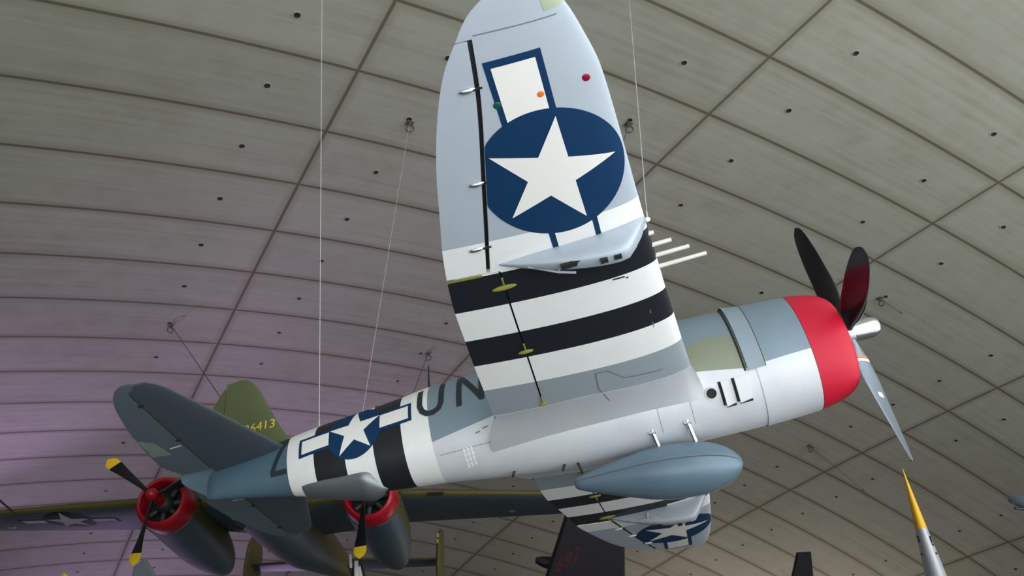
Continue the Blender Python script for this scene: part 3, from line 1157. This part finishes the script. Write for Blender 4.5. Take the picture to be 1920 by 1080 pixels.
# tailplane
ZT = 0.53
LE_T = [(0.05, -8.28), (0.5, -8.42), (1.5, -8.75), (2.1, -8.96), (2.33, -9.05), (2.45, -9.16), (2.51, -9.32), (2.53, -9.48)]
TE_T = [(0.05, -9.96), (0.2, -10.0), (0.55, -10.14), (1.3, -10.06), (2.0, -9.89), (2.25, -9.79), (2.43, -9.66), (2.51, -9.54), (2.53, -9.48)]
for s in (-1, 1):
    W = Wing(s, LE_T, TE_T, 0.085, lambda y: ZT)
    kx = lambda x, y: (W.le(y) - x) / (W.le(y) - W.te(y))
    hx = lambda y: -9.51 + 0.0 * y
    mb = MB()
    W.loft(mb, span(0.05, 2.46, 26), lambda y: 0, lambda y: min(0.98, kx(hx(y) + 0.012, y)), 20, (1, 0))
    o = mb.build('tailplane', [M['tailgrey'], M['olive']], fighter, angle=50)
    mb = MB()
    ys = span(0.20, 2.4, 22) + [2.44, 2.48, 2.505, 2.52, 2.526]
    W.loft(mb, ys, lambda y: min(0.97, max(0.0001, kx(hx(y) - 0.012 + (0.25 * max(0, (y - 2.30) / 0.25) if y > 2.30 else 0), y))), lambda y: 1.0, 14, (1, 0))
    low = lambda x, y, off: W.low(x, y, off)
    MT = [M['bluegrey_tail'] if 'bluegrey_tail' in M else M['bluegrey'], M['olive'], M['palegreen'], M['white'], M['dark']]
    e = mb
    if s < 0:
        lay(e, patch_quad([(-9.80, 0.80), (-10.09, 0.84), (-10.05, 1.30), (-9.86, 1.18)], 8, 8), low, 0.003, 2)
        lay(e, patch_stroke((-9.55, 0.98), (-9.74, 0.96), 0.022, 5), low, 0.004, 3)
    else:
        lay(e, patch_stroke((-9.55, 0.85), (-9.72, 0.83), 0.02, 5), low, 0.004, 3)
    M['elevator'] = M.get('elevator') or paint('elevator_fabric_grey', (0.098, 0.128, 0.15), 0.6)
    MT[0] = M['elevator']
    M['faded'] = M.get('faded') or paint('faded_green_patch', (0.20, 0.27, 0.22), 0.65, 0, 0.2, 8)
    MT[2] = M['faded']
    ele = e.build('elevator', MT, o, angle=50)
    for y in (1.12, 2.05):
        q = MB()
        q.box(W.low(hx(y), y), (0.07, 0.03, 0.03))
        q.build('hinge_bracket', M['dark'], ele)

# fin and rudder: profile in x,z
FIN = [(0.60, -8.20), (0.9, -8.42), (1.47, -8.71), (1.81, -8.87), (2.05, -9.02), (2.15, -9.12), (2.19, -9.24), (2.20, -9.32)]
RUD = [(0.10, -9.58), (0.25, -9.78), (0.42, -10.02), (0.56, -10.14), (0.8, -10.16), (1.2, -10.04), (1.6, -9.80), (1.78, -9.71), (2.08, -9.54), (2.16, -9.44), (2.20, -9.32)]


class FinShape(Wing):
    def low(self, x, y, off=0.0):
        l, t = self.le(y), self.te(y)
        c = max(l - t, 1e-4)
        k = min(1, max(0, (l - x) / c))
        return Vector((x, -5 * self.t * nac(k) * c - off, y))

    def up(self, x, y):
        p = self.low(x, y)
        return Vector((p.x, -p.y, p.z))


Wf = FinShape(1, FIN, RUD, 0.09)
kx = lambda x, y: (Wf.le(y) - x) / (Wf.le(y) - Wf.te(y))
mb = MB()
Wf.loft(mb, span(0.60, 2.185, 24), lambda y: 0, lambda y: min(0.98, kx(-9.49, y)), 18, (0, 0))
tp = text_patch('226413', 0.20)
xmin = min(p[0] for p in tp[0])
xmax = max(p[0] for p in tp[0])
ymax = max(p[1] for p in tp[0])
sc = 0.60 / (xmax - xmin)
tv = [(-9.19 + (p[0] - xmin) * sc, 1.035 + 0.165 * p[1] / ymax + 0.02 * (p[0] - xmin) * sc) for p in tp[0]]
lay(mb, (tv, tp[1]), lambda x, z, off: Wf.low(x, z, off), 0.006, 1)
fin = fix_normals(mb.build('tail_fin', [M['fin'], M['stencil_yellow']], fighter, angle=50))
mb = MB()
Wf.loft(mb, span(0.105, 2.18, 30), lambda y: max(0.0001, kx(-9.505, y)) if y > 0.6 else max(0.0001, (-9.505 + 8.2) / (Wf.te(y) + 8.2)), lambda y: 1.0, 12, (0, 0))
fix_normals(mb.build('rudder', M['fin'], fin, angle=50))

# cockpit canopy on the spine
mb = MB()
rings = []
for i in range(21):
    t = i / 20
    x = -3.15 - 2.0 * t
    zt = fus_sec(x)[0]
    h = 0.55 * math.sin(math.pi * min(1, (t + 0.02) / 1.04)) ** 0.6 * (1 - 0.45 * t)
    rings.append([Vector((x, 0.36 * math.cos(math.pi * k / 14), zt - 0.12 + (h + 0.12) * math.sin(math.pi * k / 14))) for k in range(15)])
mb.loft(rings, 0, True, True, closed=False)
can = mb.build('canopy', M['glass'], fighter)
for t in (0.28, 0.95):
    q = MB()
    q.tube(rings[int(t * 20)], 0.022, 6)
    q.build('canopy_frame', M['olive'], can)

# drop tank under the belly
nose, tail = Vector((-1.985, 0, -1.475)), Vector((-4.19, 0, -1.165))
axd = (tail - nose)
L = axd.length
axd.normalize()
side = Vector((0, 1, 0))
upv = side.cross(axd).normalized()
if upv.z < 0:
    upv = -upv
TP = [(0, .004), (.006, .06), (.02, .11), (.06, .195), (.12, .27), (.20, .325), (.30, .352), (.40, .357), (.52, .335), (.66, .27), (.80, .195), (.90, .135), (.96, .098), (.99, .065), (1.0, .02)]
mb = MB()
rings = []
for i in range(49):
    t = 0.5 * (1 - math.cos(math.pi * i / 48))
    r = interp(t, TP, 1)
    c = nose + axd * (L * t)
    rings.append([c + side * (r * 1.02 * math.cos(2 * math.pi * k / 48)) + upv * (r * math.sin(2 * math.pi * k / 48)) for k in range(48)])
mb.loft(rings)
tank = fix_normals(mb.build('drop_tank', M['tank'], fighter))
tank['label'] = 'blue grey teardrop belly tank'
q = MB()
for sg in (-1, 1):
    fl = []
    for i in range(41):
        t = 0.004 + 0.988 * i / 40
        r = interp(t, TP, 1) * 1.02
        c = nose + axd * (L * t)
        fl.append([c + side * (sg * (r + d)) + upv * h for d, h in ((-0.01, 0.009), (0.018, 0.006), (0.018, -0.006), (-0.01, -0.009))])
    q.loft(fl)
q.build('tank_seam', M['line'], tank)
for x, yy in ((-3.00, -0.20), (-2.52, -0.20)):
    q = MB()
    a = fus_star(x, -0.86, -0.02)
    c = nose + axd * (L * ((-x - 1.985) / 2.18))
    r = interp((-x - 1.985) / 2.18, TP, 1)
    bpt = c + upv * (r * 0.86) + side * (-r * 0.5)
    q.tube([a, a * 0.5 + bpt * 0.5, bpt], 0.032, 10)
    q.box(a, (0.09, 0.03, 0.12))
    q.build('tank_strut', M['chrome'], tank)
q = MB()
q.tube([nose + axd * (L * 0.93) + upv * 0.05, nose + axd * (L * 0.97) + upv * 0.30], 0.016, 8)
q.build('fuel_pipe', M['dark'], tank)

# ================================================================== BOMBER
BRm = Matrix(((-0.84228347, -0.53806300, 0.03235383), (0.53204949, -0.83950101, -0.11027867), (0.08649794, -0.07567206, 0.99337397)))
BT = Vector((23.15183156, 3.63678435, 9.25442337))
BMx = BRm.to_4x4()
BMx.translation = BT
bomber = empty('bomber_aircraft', BMx, 'dark olive twin engine bomber with red engine rings, behind the fighter tail', 'aircraft')
bw = lambda p: BMx @ Vector(p)


def superring(x, c, a, b, n=36, e=0.75):
    return [Vector((x, a * math.copysign(abs(math.cos(t)) ** e, math.cos(t)), c + b * math.copysign(abs(math.sin(t)) ** e, math.sin(t)))) for t in [2 * math.pi * k / n for k in range(n)]]


BF = [(4.3, -.1, .03, .03), (4.1, -.1, .35, .35), (3.5, -.08, .58, .65), (2.4, 0, .70, .90), (0.5, 0, .72, 1.0), (-2, 0, .72, 1.0), (-4.5, .03, .70, .93), (-7, .18, .60, .72), (-9.5, .38, .44, .50), (-11.2, .50, .28, .34), (-11.9, .52, .12, .2), (-12, .52, .02, .05)]
mb = MB()
xs = [4.3 - 16.3 * i / 60 for i in range(61)]
mb.loft([superring(x, interp(x, BF, 1), interp(x, BF, 2), interp(x, BF, 3)) for x in xs])
bfus = fix_normals(mb.build('fuselage', M['bomber_body'], bomber))
q = MB()
q.ellipsoid((2.1, 0, 0.95), (1.1, 0.5, 0.45), 20)
q.build('cockpit_glazing', M['glass'], bfus)
q = MB()
q.ellipsoid((0.3, -0.35, -0.98), (0.22, 0.18, 0.10), 14)
q.build('belly_blister', M['dark'], bfus)

# wings of the bomber, gull shaped
LE_B = [(0.5, -1.35), (3.0, -1.42), (4.1, -1.50), (8.0, -1.88), (9.4, -2.05), (9.9, -2.25), (10.2, -2.6), (10.28, -3.0)]
TE_B = [(0.5, -4.9), (3.0, -4.65), (4.0, -4.50), (8.4, -4.02), (9.4, -3.88), (9.9, -3.7), (10.2, -3.4), (10.28, -3.0)]


def zb_(y):
    return 0.10 + 0.085 * min(y, 3.4) - 0.010 * max(0, y - 3.4)


for s in (-1, 1):
    W = Wing(s, LE_B, TE_B, 0.15, zb_)
    mb = MB()
    W.loft(mb, span(0.5, 10.0, 44) + [10.1, 10.2, 10.25, 10.277], lambda y: 0, lambda y: 1.0, 22, (1, 0))
    # olive wraps a little under the leading edge
    n_st = 48
    cnt = 45
    for i in range(n_st):
        for j in range(22, 25):
            mb.mi[i * cnt + j] = 1
    low = lambda x, y, off: W.low(x, y, off)
    MS = [M['bomber_grey'], M['bomber_olive'], M['bomber_navy'], M['bomber_star'], M['dark'], M['bare']]
    if s < 0:
        c, r = (-2.62, 6.72), 0.76
        lay(mb, patch_rect(c[0] - 0.22, c[0] + 0.22, c[1] - 2 * r, c[1] + 2 * r, 6, 24), low, 0.006, 2)
        lay(mb, patch_disc(c, r, 48, 6), low, 0.009, 2)
        for sg in (1, -1):
            lay(mb, patch_rect(c[0] - 0.15, c[0] + 0.15, min(c[1] + sg * r * .98, c[1] + sg * r * 1.9), max(c[1] + sg * r * .98, c[1] + sg * r * 1.9), 6, 10), low, 0.012, 3)
        lay(mb, patch_star(c, r * 0.97, 0.0, 6), low, 0.015, 3)
    else:
        lay(mb, patch_rect(-1.62, -1.53, 4.45, 4.95, 3, 6), low, 0.01, 4)
    wb = mb.build('wing', MS, bomber, angle=50)
    q = MB()
    for yy in (6.9,) if s > 0 else (8.9,):
        q.ellipsoid(W.low(-3.2, yy), (0.12, 0.12, 0.03), 12)
    q.build('wing_lamp', M['bare'], wb)
    if s < 0:
        q = MB()
        q.tube([W.low(-1.95, 8.1), W.low(-1.95, 8.1) + Vector((0.25, -0.55, 0.42))], 0.03, 8)
        q.build('pitot_mast', M['dark'], wb)
    # nacelle
    y0 = s * 2.95
    NC = [(-1.0, 0, .76, .76), (-1.5, 0, .77, .78), (-2.4, -.06, .76, .80), (-3.6, -.16, .72, .80), (-4.6, -.24, .62, .72), (-5.5, -.30, .46, .58), (-6.1, -.33, .30, .42), (-6.4, -.34, .13, .22), (-6.46, -.34, .02, .05)]
    mb = MB()
    xs = [-1.0 - 5.46 * (math.sin(math.pi / 2 * i / 34)) for i in range(35)]
    mb.loft([[p + Vector((0, y0, 0)) for p in superring(x, interp(x, NC, 1), interp(x, NC, 2), interp(x, NC, 3), 36, 0.85)] for x in xs])
    nac_o = fix_normals(mb.build('engine_nacelle', M['bomber_body'], bomber))
    mb = MB()
    pr = [(-1.03, .765), (-0.78, .765), (-0.60, .755), (-0.47, .725), (-0.38, .675), (-0.355, .63), (-0.38, .59), (-0.47, .565), (-0.95, .56)]
    mb.loft([[Vector((x, y0 + r * math.cos(k * math.pi / 24), r * math.sin(k * math.pi / 24))) for k in range(48)] for x, r in pr], 0, False, False)
    mb.loft([[Vector((-0.95, y0 + r * math.cos(k * math.pi / 24), r * math.sin(k * math.pi / 24))) for k in range(48)] for r in (.56, .01)], 1, False, True)
    ring = fix_normals(mb.build('cowl_ring', [M['red_dull'] if 'red_dull' in M else M['darkred'], M['dark']], nac_o))
    mb = MB()
    mb.ellipsoid((-0.72, y0, 0), (0.32, 0.27, 0.27), 20)
    for k in range(7):
        t = 2 * math.pi * k / 7 + 0.2
        mb.tube([(-0.78, y0 + .2 * math.cos(t), .2 * math.sin(t)), (-0.78, y0 + .5 * math.cos(t), .5 * math.sin(t))], 0.085, 10)
    mb.build('radial_engine', M['engine_dark'], nac_o)
    # exhaust stub marks on the outer side of the nacelle
    for xx, zz in ((-1.25, 0.28), (-1.32, 0.08), (-1.36, -0.08)):
        q = MB()
        q.ellipsoid((xx, y0 + 0.74, zz), (0.07, 0.05, 0.05), 10)
        q.build('exhaust_stub', M['dark'], nac_o)
    # propeller
    pe = bpy.data.objects.new('propeller', None)
    COL.objects.link(pe)
    pe.parent = bomber
    q = MB()
    q.ellipsoid((0.18, y0, 0), (0.22, 0.17, 0.17), 20)
    q.loft([[Vector((x, y0 + r * math.cos(k * math.pi / 10), r * math.sin(k * math.pi / 10))) for k in range(20)] for x, r in ((-0.5, .12), (0.05, .12))])
    q.build('hub', M['darkred'], pe)
    for an in ((145, 265, 25) if s < 0 else (270, 30, 150)):
        t = math.radians(an)
        rad = Vector((0, math.cos(t), math.sin(t)))
        tan = Vector((0, math.cos(t + math.pi / 2), math.sin(t + math.pi / 2)))
        q = MB()
        rings = []
        for i in range(23):
            u = i / 22
            r = 0.15 + (1.90 - 0.15) * u
            cw = interp(u, [(0, .12), (.1, .14), (.3, .26), (.6, .33), (.82, .40), (.90, .38), (.96, .24), (.99, .12), (1, .03)], 1)
            th = interp(u, [(0, .11), (.1, .10), (.3, .06), (.7, .03), (1, .008)], 1)
            be = math.radians(interp(u, [(0, 62), (.4, 46), (.75, 30), (1, 12)], 1))
            cdv = tan * math.cos(be) + Vector((1, 0, 0)) * math.sin(be)
            nv = Vector((1, 0, 0)) * math.cos(be) - tan * math.sin(be)
            rings.append([Vector((0.1, y0, 0)) + rad * r + cdv * (cw / 2 * math.cos(a)) + nv * (th / 2 * math.sin(a)) for a in [2 * math.pi * k / 16 for k in range(16)]])
        q.loft(rings[:19])
        bl = q.build('blade', M['prop_black'], pe, angle=70)
        q = MB()
        q.loft(rings[18:])
        q.build('blade_tip', M['yellow'], bl, angle=70)

# tail of the bomber
mb = MB()
W = Wing(1, [(-3.7, -10.55), (0, -10.2), (3.7, -10.55)], [(-3.7, -11.75), (0, -11.9), (3.7, -11.75)], 0.12, lambda y: 0.68)
W.loft(mb, span(-3.7, 3.7, 20), lambda y: 0, lambda y: 1.0, 16, (1, 0))
for i in range(20):
    for j in range(16, 19):
        mb.mi[i * 33 + j] = 1
bt = mb.build('tailplane', [M['bomber_grey'], M['bomber_olive']], bomber, angle=50)
for s in (-1, 1):
    class BFin(Wing):
        def low(self, x, y, off=0.0):
            l, t = self.le(y), self.te(y)
            c = max(l - t, 1e-4)
            k = min(1, max(0, (l - x) / c))
            return Vector((x, s * 3.75 - 5 * self.t * nac(k) * c - off, y))

        def up(self, x, y):
            l, t = self.le(y), self.te(y)
            c = max(l - t, 1e-4)
            k = min(1, max(0, (l - x) / c))
            return Vector((x, s * 3.75 + 5 * self.t * nac(k) * c, y))
    B = BFin(1, [(-.25, -10.9), (-.1, -10.5), (.4, -10.2), (1.2, -10.25), (1.75, -10.55), (1.95, -10.9), (2.02, -11.3)], [(-.25, -11.2), (-.1, -11.9), (.5, -12.2), (1.3, -12.15), (1.8, -11.9), (1.98, -11.6), (2.02, -11.3)], 0.13)
    mb = MB()
    B.loft(mb, span(-.25, 2.01, 22), lambda y: 0, lambda y: 1.0, 14, (0, 0))
    fo = fix_normals(mb.build('tail_fin', M['bomber_olive'], bomber, angle=50))
    if s > 0:
        for k in range(5):
            q = MB()
            q.box((-10.32 + (0.03 if k % 2 else 0), 3.75 - 0.03, 0.55 + 0.24 * k), (0.05, 0.05, 0.15))
            q.build('light_strip', M['stencil_yellow'], fo)

# ================================================================== other aircraft at the edge of view


def ray(x, y, d):
    """a point d metres along the sight line through a spot of the photograph, used to survey positions"""
    v = FWD + RIGHT * ((x - 960) / FPX) - UP * ((y - 540) / FPX)
    return CAM + v * d


def plate_wing(name, root, tip, chord_dir, c0, c1, th, mats, parent=None, split=None, n=24, tipround=0.12):
    """a tapered aerofoil body from root to tip; chord_dir points to the trailing edge"""
    root, tip = Vector(root), Vector(tip)
    ax = (tip - root)
    Ls = ax.length
    ax.normalize()
    cdv = (chord_dir - ax * chord_dir.dot(ax)).normalized()
    nv = ax.cross(cdv).normalized()
    mb = MB()
    rings = []
    for i in range(n + 1):
        t = i / n
        c = c0 + (c1 - c0) * t
        if t > 1 - tipround:
            u = (t - (1 - tipround)) / tipround
            c *= max(0.03, math.sqrt(max(0, 1 - u * u)))
        p = root + ax * (Ls * t)
        ring = []
        for k in range(21):
            kk = 0.5 * (1 + math.cos(math.pi * k / 20))
            ring.append(p + cdv * (c * (kk - 0.3)) + nv * (5 * th * nac(kk) * c))
        for k in range(1, 20):
            kk = 0.5 * (1 - math.cos(math.pi * k / 20))
            ring.append(p + cdv * (c * (kk - 0.3)) - nv * (5 * th * nac(kk) * c))
        rings.append(ring)
    mb.loft(rings)
    if split:
        for i in range(n):
            for j in range(40):
                if j < len(rings[0]):
                    mb.mi[i * len(rings[0]) + j] = split(i / n, j)
    return fix_normals(mb.build(name, mats, parent, angle=50)), ax, cdv, nv


def face_frame(d):
    return RIGHT.copy(), UP.copy(), FWD.copy()


# black tail fin with dull red digits, under the port wing tip
D = 31.0
P = [ray(1000, 1150, D), ray(1172, 1150, D), ray(1170.5, 1008, D), ray(1150, 948, D), ray(1066, 945, D)]
fin_root = empty('black_tail_fin', Matrix.Translation((P[0] + P[1]) / 2), 'broad matt black aircraft fin with dull red digits rising below the striped port wing', 'aircraft tail')
inv = fin_root.matrix_world.inverted()
nrm = -FWD


def slab(mbx, poly, nv, th, edge=0.5, mi=0):
    """polygon outline with a bevelled thickness"""
    c = sum(poly, Vector()) / len(poly)
    rings = []
    for h, k in ((-th / 2, 0.93), (-th / 5, 1.0), (th / 5, 1.0), (th / 2, 0.93)):
        rings.append([c + (p - c) * k + nv * h for p in poly])
    mbx.loft(rings, mi)


mb = MB()
slab(mb, [inv @ p for p in P], nrm, 0.34)
tip = (inv @ ray(1128, 1046, D - 0.2))
bfin = fix_normals(mb.build('fin', M['spy_black'], fin_root, smooth=False))
q = MB()
tp = text_patch('692', 1.0)
x0 = min(p[0] for p in tp[0])
x1 = max(p[0] for p in tp[0])
y1 = max(p[1] for p in tp[0])
org = inv @ ray(1041, 1072, D)
ux = ((inv @ ray(1084, 1046, D)) - org)
uy = ((inv @ ray(1046, 1044, D)) - org) * 0.95
q.add([org + ux * ((p[0] - x0) / (x1 - x0)) + uy * (p[1] / y1) + nrm * 0.178 for p in tp[0]], tp[1])
q.build('fin_digits', M['spy_red'], bfin, smooth=False)
q = MB()
c0 = inv @ ray(1004, 1050, D + 0.6)
c1 = inv @ ray(1060, 1062, D + 0.6)
q.tube([c0, c0 * .8 + c1 * .2, c0 * .5 + c1 * .5, c1], [0.10, 0.19, 0.25, 0.30], 16)
fix_normals(q.build('tail_pod', M['spy_black'], fin_root))

# second black fin, farther off
D = 42.0
P = [ray(1478, 1110, D), ray(1527, 1110, D), ray(1520, 1035, D), ray(1494, 1036, D)]
f2 = empty('black_tail_fin', Matrix.Translation((P[0] + P[1]) / 2), 'small plain black aircraft fin poking up beside the yellow tipped wing', 'aircraft tail')
inv2 = f2.matrix_world.inverted()
mb = MB()
slab(mb, [inv2 @ p for p in P], nrm, 0.3)
fix_normals(mb.build('fin', M['spy_black'], f2, smooth=False))

# silver wing standing on edge, with yellow tip: seen from in front of its leading edge
D = 15.0
wt, wr = ray(1692, 878, D), ray(1767, 1120, D)
wroot = empty('aircraft_wing', Matrix.Translation(wr), 'silver aircraft wing on edge with yellow tip, below the fighter propeller', 'aircraft')
iw = wroot.matrix_world.inverted()
M['tip_yellow'] = paint('tip_yellow_paint', (0.78, 0.42, 0.02), 0.45)
M['edge_silver'] = paint('edge_silver', (0.52, 0.54, 0.57), 0.4, 0.5)
ax = (wt - wr)
Lw = ax.length
ax.normalize()
view = (ray(1725, 980, D) - CAM).normalized()
side_v = ax.cross(view).normalized()
mb = MB()
rings, n = [], 30
for i in range(n + 1):
    t = i / n
    p = iw @ (wr + ax * (Lw * t))
    c = 2.0 * (1 - t) + 0.02
    hw = 0.215 * (1 - t) ** 1.0 + 0.004
    lead = -side_v * 0.0
    ring = []
    for k in range(24):
        a = 2 * math.pi * k / 24
        kk = 0.5 * (1 - math.cos(a))
        sg = 1 if math.sin(a) >= 0 else -1
        ring.append(p + view * (c * kk) + side_v * (sg * hw * nac(kk) / nac(0.3) * (1.0)))
    rings.append(ring)
mb.loft(rings)
for i in range(n):
    for j in range(24):
        mb.mi[i * 24 + j] = 1 if i / n > (0.50 if j < 12 else 0.50) else 0
ew = fix_normals(mb.build('wing_panel', [M['edge_silver'], M['tip_yellow']], wroot, angle=60))
for t, sg in ((0.455, 1), (0.44, -1), (0.40, -1), (0.34, 1), (0.33, -1)):
    q = MB()
    p = iw @ (wr + ax * (Lw * t))
    hw = 0.215 * (1 - t)
    kk = 0.13
    q.box(p + view * (2.0 * (1 - t) * kk) + side_v * (sg * hw * nac(kk) / nac(0.3)), (0.13 if t > 0.42 else 0.04, 0.1, 0.03), (ax, view, side_v))
    q.build('navigation_slot', M['dark'], ew)

# blue grey wing tip at the right edge
D = 20.0
a, b = ray(1899, 943, D), ray(1990, 950, D)
rt = empty('aircraft_wing_tip', Matrix.Translation(b), 'small blue grey wing tip jutting in at the right edge of the photo', 'aircraft')
ir = rt.matrix_world.inverted()
M['slate'] = paint('slate_blue_paint', (0.10, 0.125, 0.165), 0.45)
q = MB()
A_, B_ = ir @ a, ir @ b
rings = []
for i in range(15):
    t = i / 14
    p = A_ + (B_ - A_) * t
    r = 0.155 * math.sqrt(max(0.001, 1 - (1 - min(1, t * 3.0)) ** 2))
    rings.append([p + UP * (r * math.sin(k * math.pi / 10)) + FWD * (3.5 * r * math.cos(k * math.pi / 10)) for k in range(20)])
q.loft(rings)
tipo = fix_normals(q.build('wing_tip', M['slate'], rt))
q = MB()
q.tube([ir @ ray(1903, 953, D - 0.55), ir @ ray(1990, 960, D - 0.55)], 0.035, 8)
q.build('tip_strip', M['black'], tipo)

# yellow propeller tip and grey wing corner at the lower left
D = 24.0
b0 = ray(120, 1074, D)
b1 = ray(124, 1150, D)
pr_ = empty('propeller_blade', Matrix.Translation(b1), 'rounded yellow propeller blade tip showing at the bottom left edge', 'propeller')
ip = pr_.matrix_world.inverted()
q = MB()
rings = []
for i in range(17):
    t = i / 16
    p = ip @ (b0 + (b1 - b0) * t)
    w_ = 0.21 * math.sqrt(max(0.002, 1 - (1 - min(1, t * 2.4)) ** 2))
    rings.append([p + RIGHT * (w_ * math.cos(k * math.pi / 8)) + FWD * (0.03 * math.sin(k * math.pi / 8)) for k in range(16)])
q.loft(rings[:8])
bt_ = fix_normals(q.build('blade_tip', M['yellow'], pr_))
q = MB()
q.loft(rings[7:])
fix_normals(q.build('blade_body', M['prop_black'], pr_))
D = 30.0
gp = [ray(236, 1130, D), ray(300, 1130, D), ray(290, 1075, D), ray(272, 1046, D), ray(252, 1062, D)]
gt = empty('aircraft_wing_tip', Matrix.Translation(gp[0]), 'pale teal grey wing corner directly below the yellow propeller tip', 'aircraft')
ig = gt.matrix_world.inverted()
q = MB()
M['teal'] = paint('teal_grey_paint', (0.26, 0.32, 0.34), 0.5)
slab(q, [ig @ p for p in gp], nrm, 0.2)
fix_normals(q.build('wing_corner', M['teal'], gt, smooth=False))
# white and black struts under the hanging propeller blade
D = 27.0
st = empty('aircraft_strut', Matrix.Translation(ray(672, 1110, D)), 'white and black strut frame showing below the hanging bomber propeller blade', 'aircraft part')
ist = st.matrix_world.inverted()
for pts, mm, r in (([(657, 1040), (658, 1064)], 'white', 0.05), ([(668, 1052), (668, 1115)], 'white', 0.075), ([(673, 1062), (682, 1115)], 'white', 0.06), ([(662, 1058), (661, 1115)], 'black', 0.04), ([(676, 1056), (684, 1080), (690, 1115)], 'black', 0.04), ([(653, 1060), (662, 1085)], 'black', 0.03)):
    q = MB()
    q.tube([ist @ ray(x, y, D + (0 if mm == 'white' else 0.1)) for x, y in pts], r, 8)
    q.build('strut_bar', M[mm], st)

# ================================================================== hooks and cables


def hit_vault(x, y):
    """where a sight line meets the vault (survey of the anchor positions)"""
    d = (FWD + RIGHT * ((x - 960) / FPX) - UP * ((y - 540) / FPX)).normalized()
    zc = HT - RT - RR + CAM.z
    lo, hi = 5.0, 90.0

    def F(t):
        p = CAM + d * t
        rho = math.hypot(p.x, p.z - zc)
        return (rho - RT) ** 2 + p.y ** 2 - RR ** 2
    for _ in range(60):
        mid = (lo + hi) / 2
        if F(mid) < 0:
            lo = mid
        else:
            hi = mid
    return CAM + d * lo


def vault_above(p):
    zc = HT - RT - RR + CAM.z
    rho = RT + math.sqrt(RR ** 2 - p.y ** 2)
    return Vector((p.x, p.y, zc + math.sqrt(rho ** 2 - p.x ** 2)))


def hook(at, label, towards):
    h = empty('ceiling_hook', Matrix.Translation(at), label, 'hook', 'lifting hooks in the vault')
    d = (Vector(towards) - at).normalized()
    q = MB()
    q.tube([Vector((0, 0, 0.05)), Vector((0, 0, -0.10))], 0.05, 10)
    q.box((0, 0, -0.02), (0.2, 0.2, 0.04))
    q.build('base_plate', M['rust'], h)
    q = MB()
    c = Vector((0, 0, -0.22))
    sd = d.cross(Vector((0, 0, 1))).normalized()
    q.tube([c + (sd * math.cos(a) + Vector((0, 0, 1)) * math.sin(a)) * 0.11 for a in [2 * math.pi * k / 20 for k in range(21)]], 0.024, 8)
    q.build('ring', M['rust'], h)
    return h


def cable(a, b, r, label, mat='steel', tail=None):
    o = empty('suspension_cable', Matrix.Translation(b), label, 'cable', 'cables holding the hanging aircraft')
    a, b = Vector(a), Vector(b)
    q = MB()
    q.tube([a - b, (a - b) * 0.5, Vector((0, 0, 0))], r, 6)
    q.build('wire', M[mat], o)
    q = MB()
    d = (a - b).normalized()
    q.tube([d * 0.02, d * 0.16], r * 2.0, 8)
    q.build('end_fitting', M[mat], o)
    return o


# rear fuselage, straight up
s1 = fw((-7.86, 0, 0.80))
cable(vault_above(s1), s1, 0.0065, 'thin pale cable rising straight up from the striped rear fuselage of the fighter')
s2 = fw((-7.16, 0, 0.83))
h2 = hit_vault(768, 230)
hook(h2, 'small ceiling hook just left of the big wing, with a short wire', s2)
cable(h2, s2, 0.0045, 'faint slanting cable from the fighter tail up to a hook left of the wing')
s3 = fw((-2.47, -3.50, -0.13))
cable(hit_vault(1170, -120), s3, 0.0055, 'thin pale cable rising from the leading edge of the starboard wing')
h4 = hit_vault(1178, 232)
s4 = fw((-2.9, -3.6, 0.02))
hook(h4, 'ceiling hook just right of the star on the big wing', s4)
cable(h4, s4, 0.012, 'dark cable from the hook right of the star to the wing top', 'rust')
h5 = hit_vault(320, 609)
s5 = bw((-1.0, -0.1, 0.98))
hook(h5, 'ceiling hook above the fighter tailplane', s5)
cable(h5, s5, 0.014, 'dark cable slanting from the hook above the tailplane to the bomber', 'rust')
h6 = hit_vault(803, 662)
s6 = bw((-2.0, 2.9, 0.72))
hook(h6, 'ceiling hook above the fighter antenna mast', s6)
cable(h6, s6, 0.014, 'dark cable slanting from the hook above the antenna mast to the bomber', 'rust')
for (x, y), (ex, ey), nm, nm2 in (((1650, 559), (1692, 588), 'ceiling hook to the right of the fighter propeller dome', 'short dark wire trailing from the hook beside the propeller dome'),
                                  ((1518, 835), (1621, 921), 'ceiling hook below the red nose ring', 'long dark wire along the vault below the red nose ring')):
    h = hit_vault(x, y)
    e = hit_vault(ex, ey)
    e = e + (CAM - e).normalized() * 0.4
    hook(h, nm, e)
    cable(h, e, 0.016, nm2, 'rust')
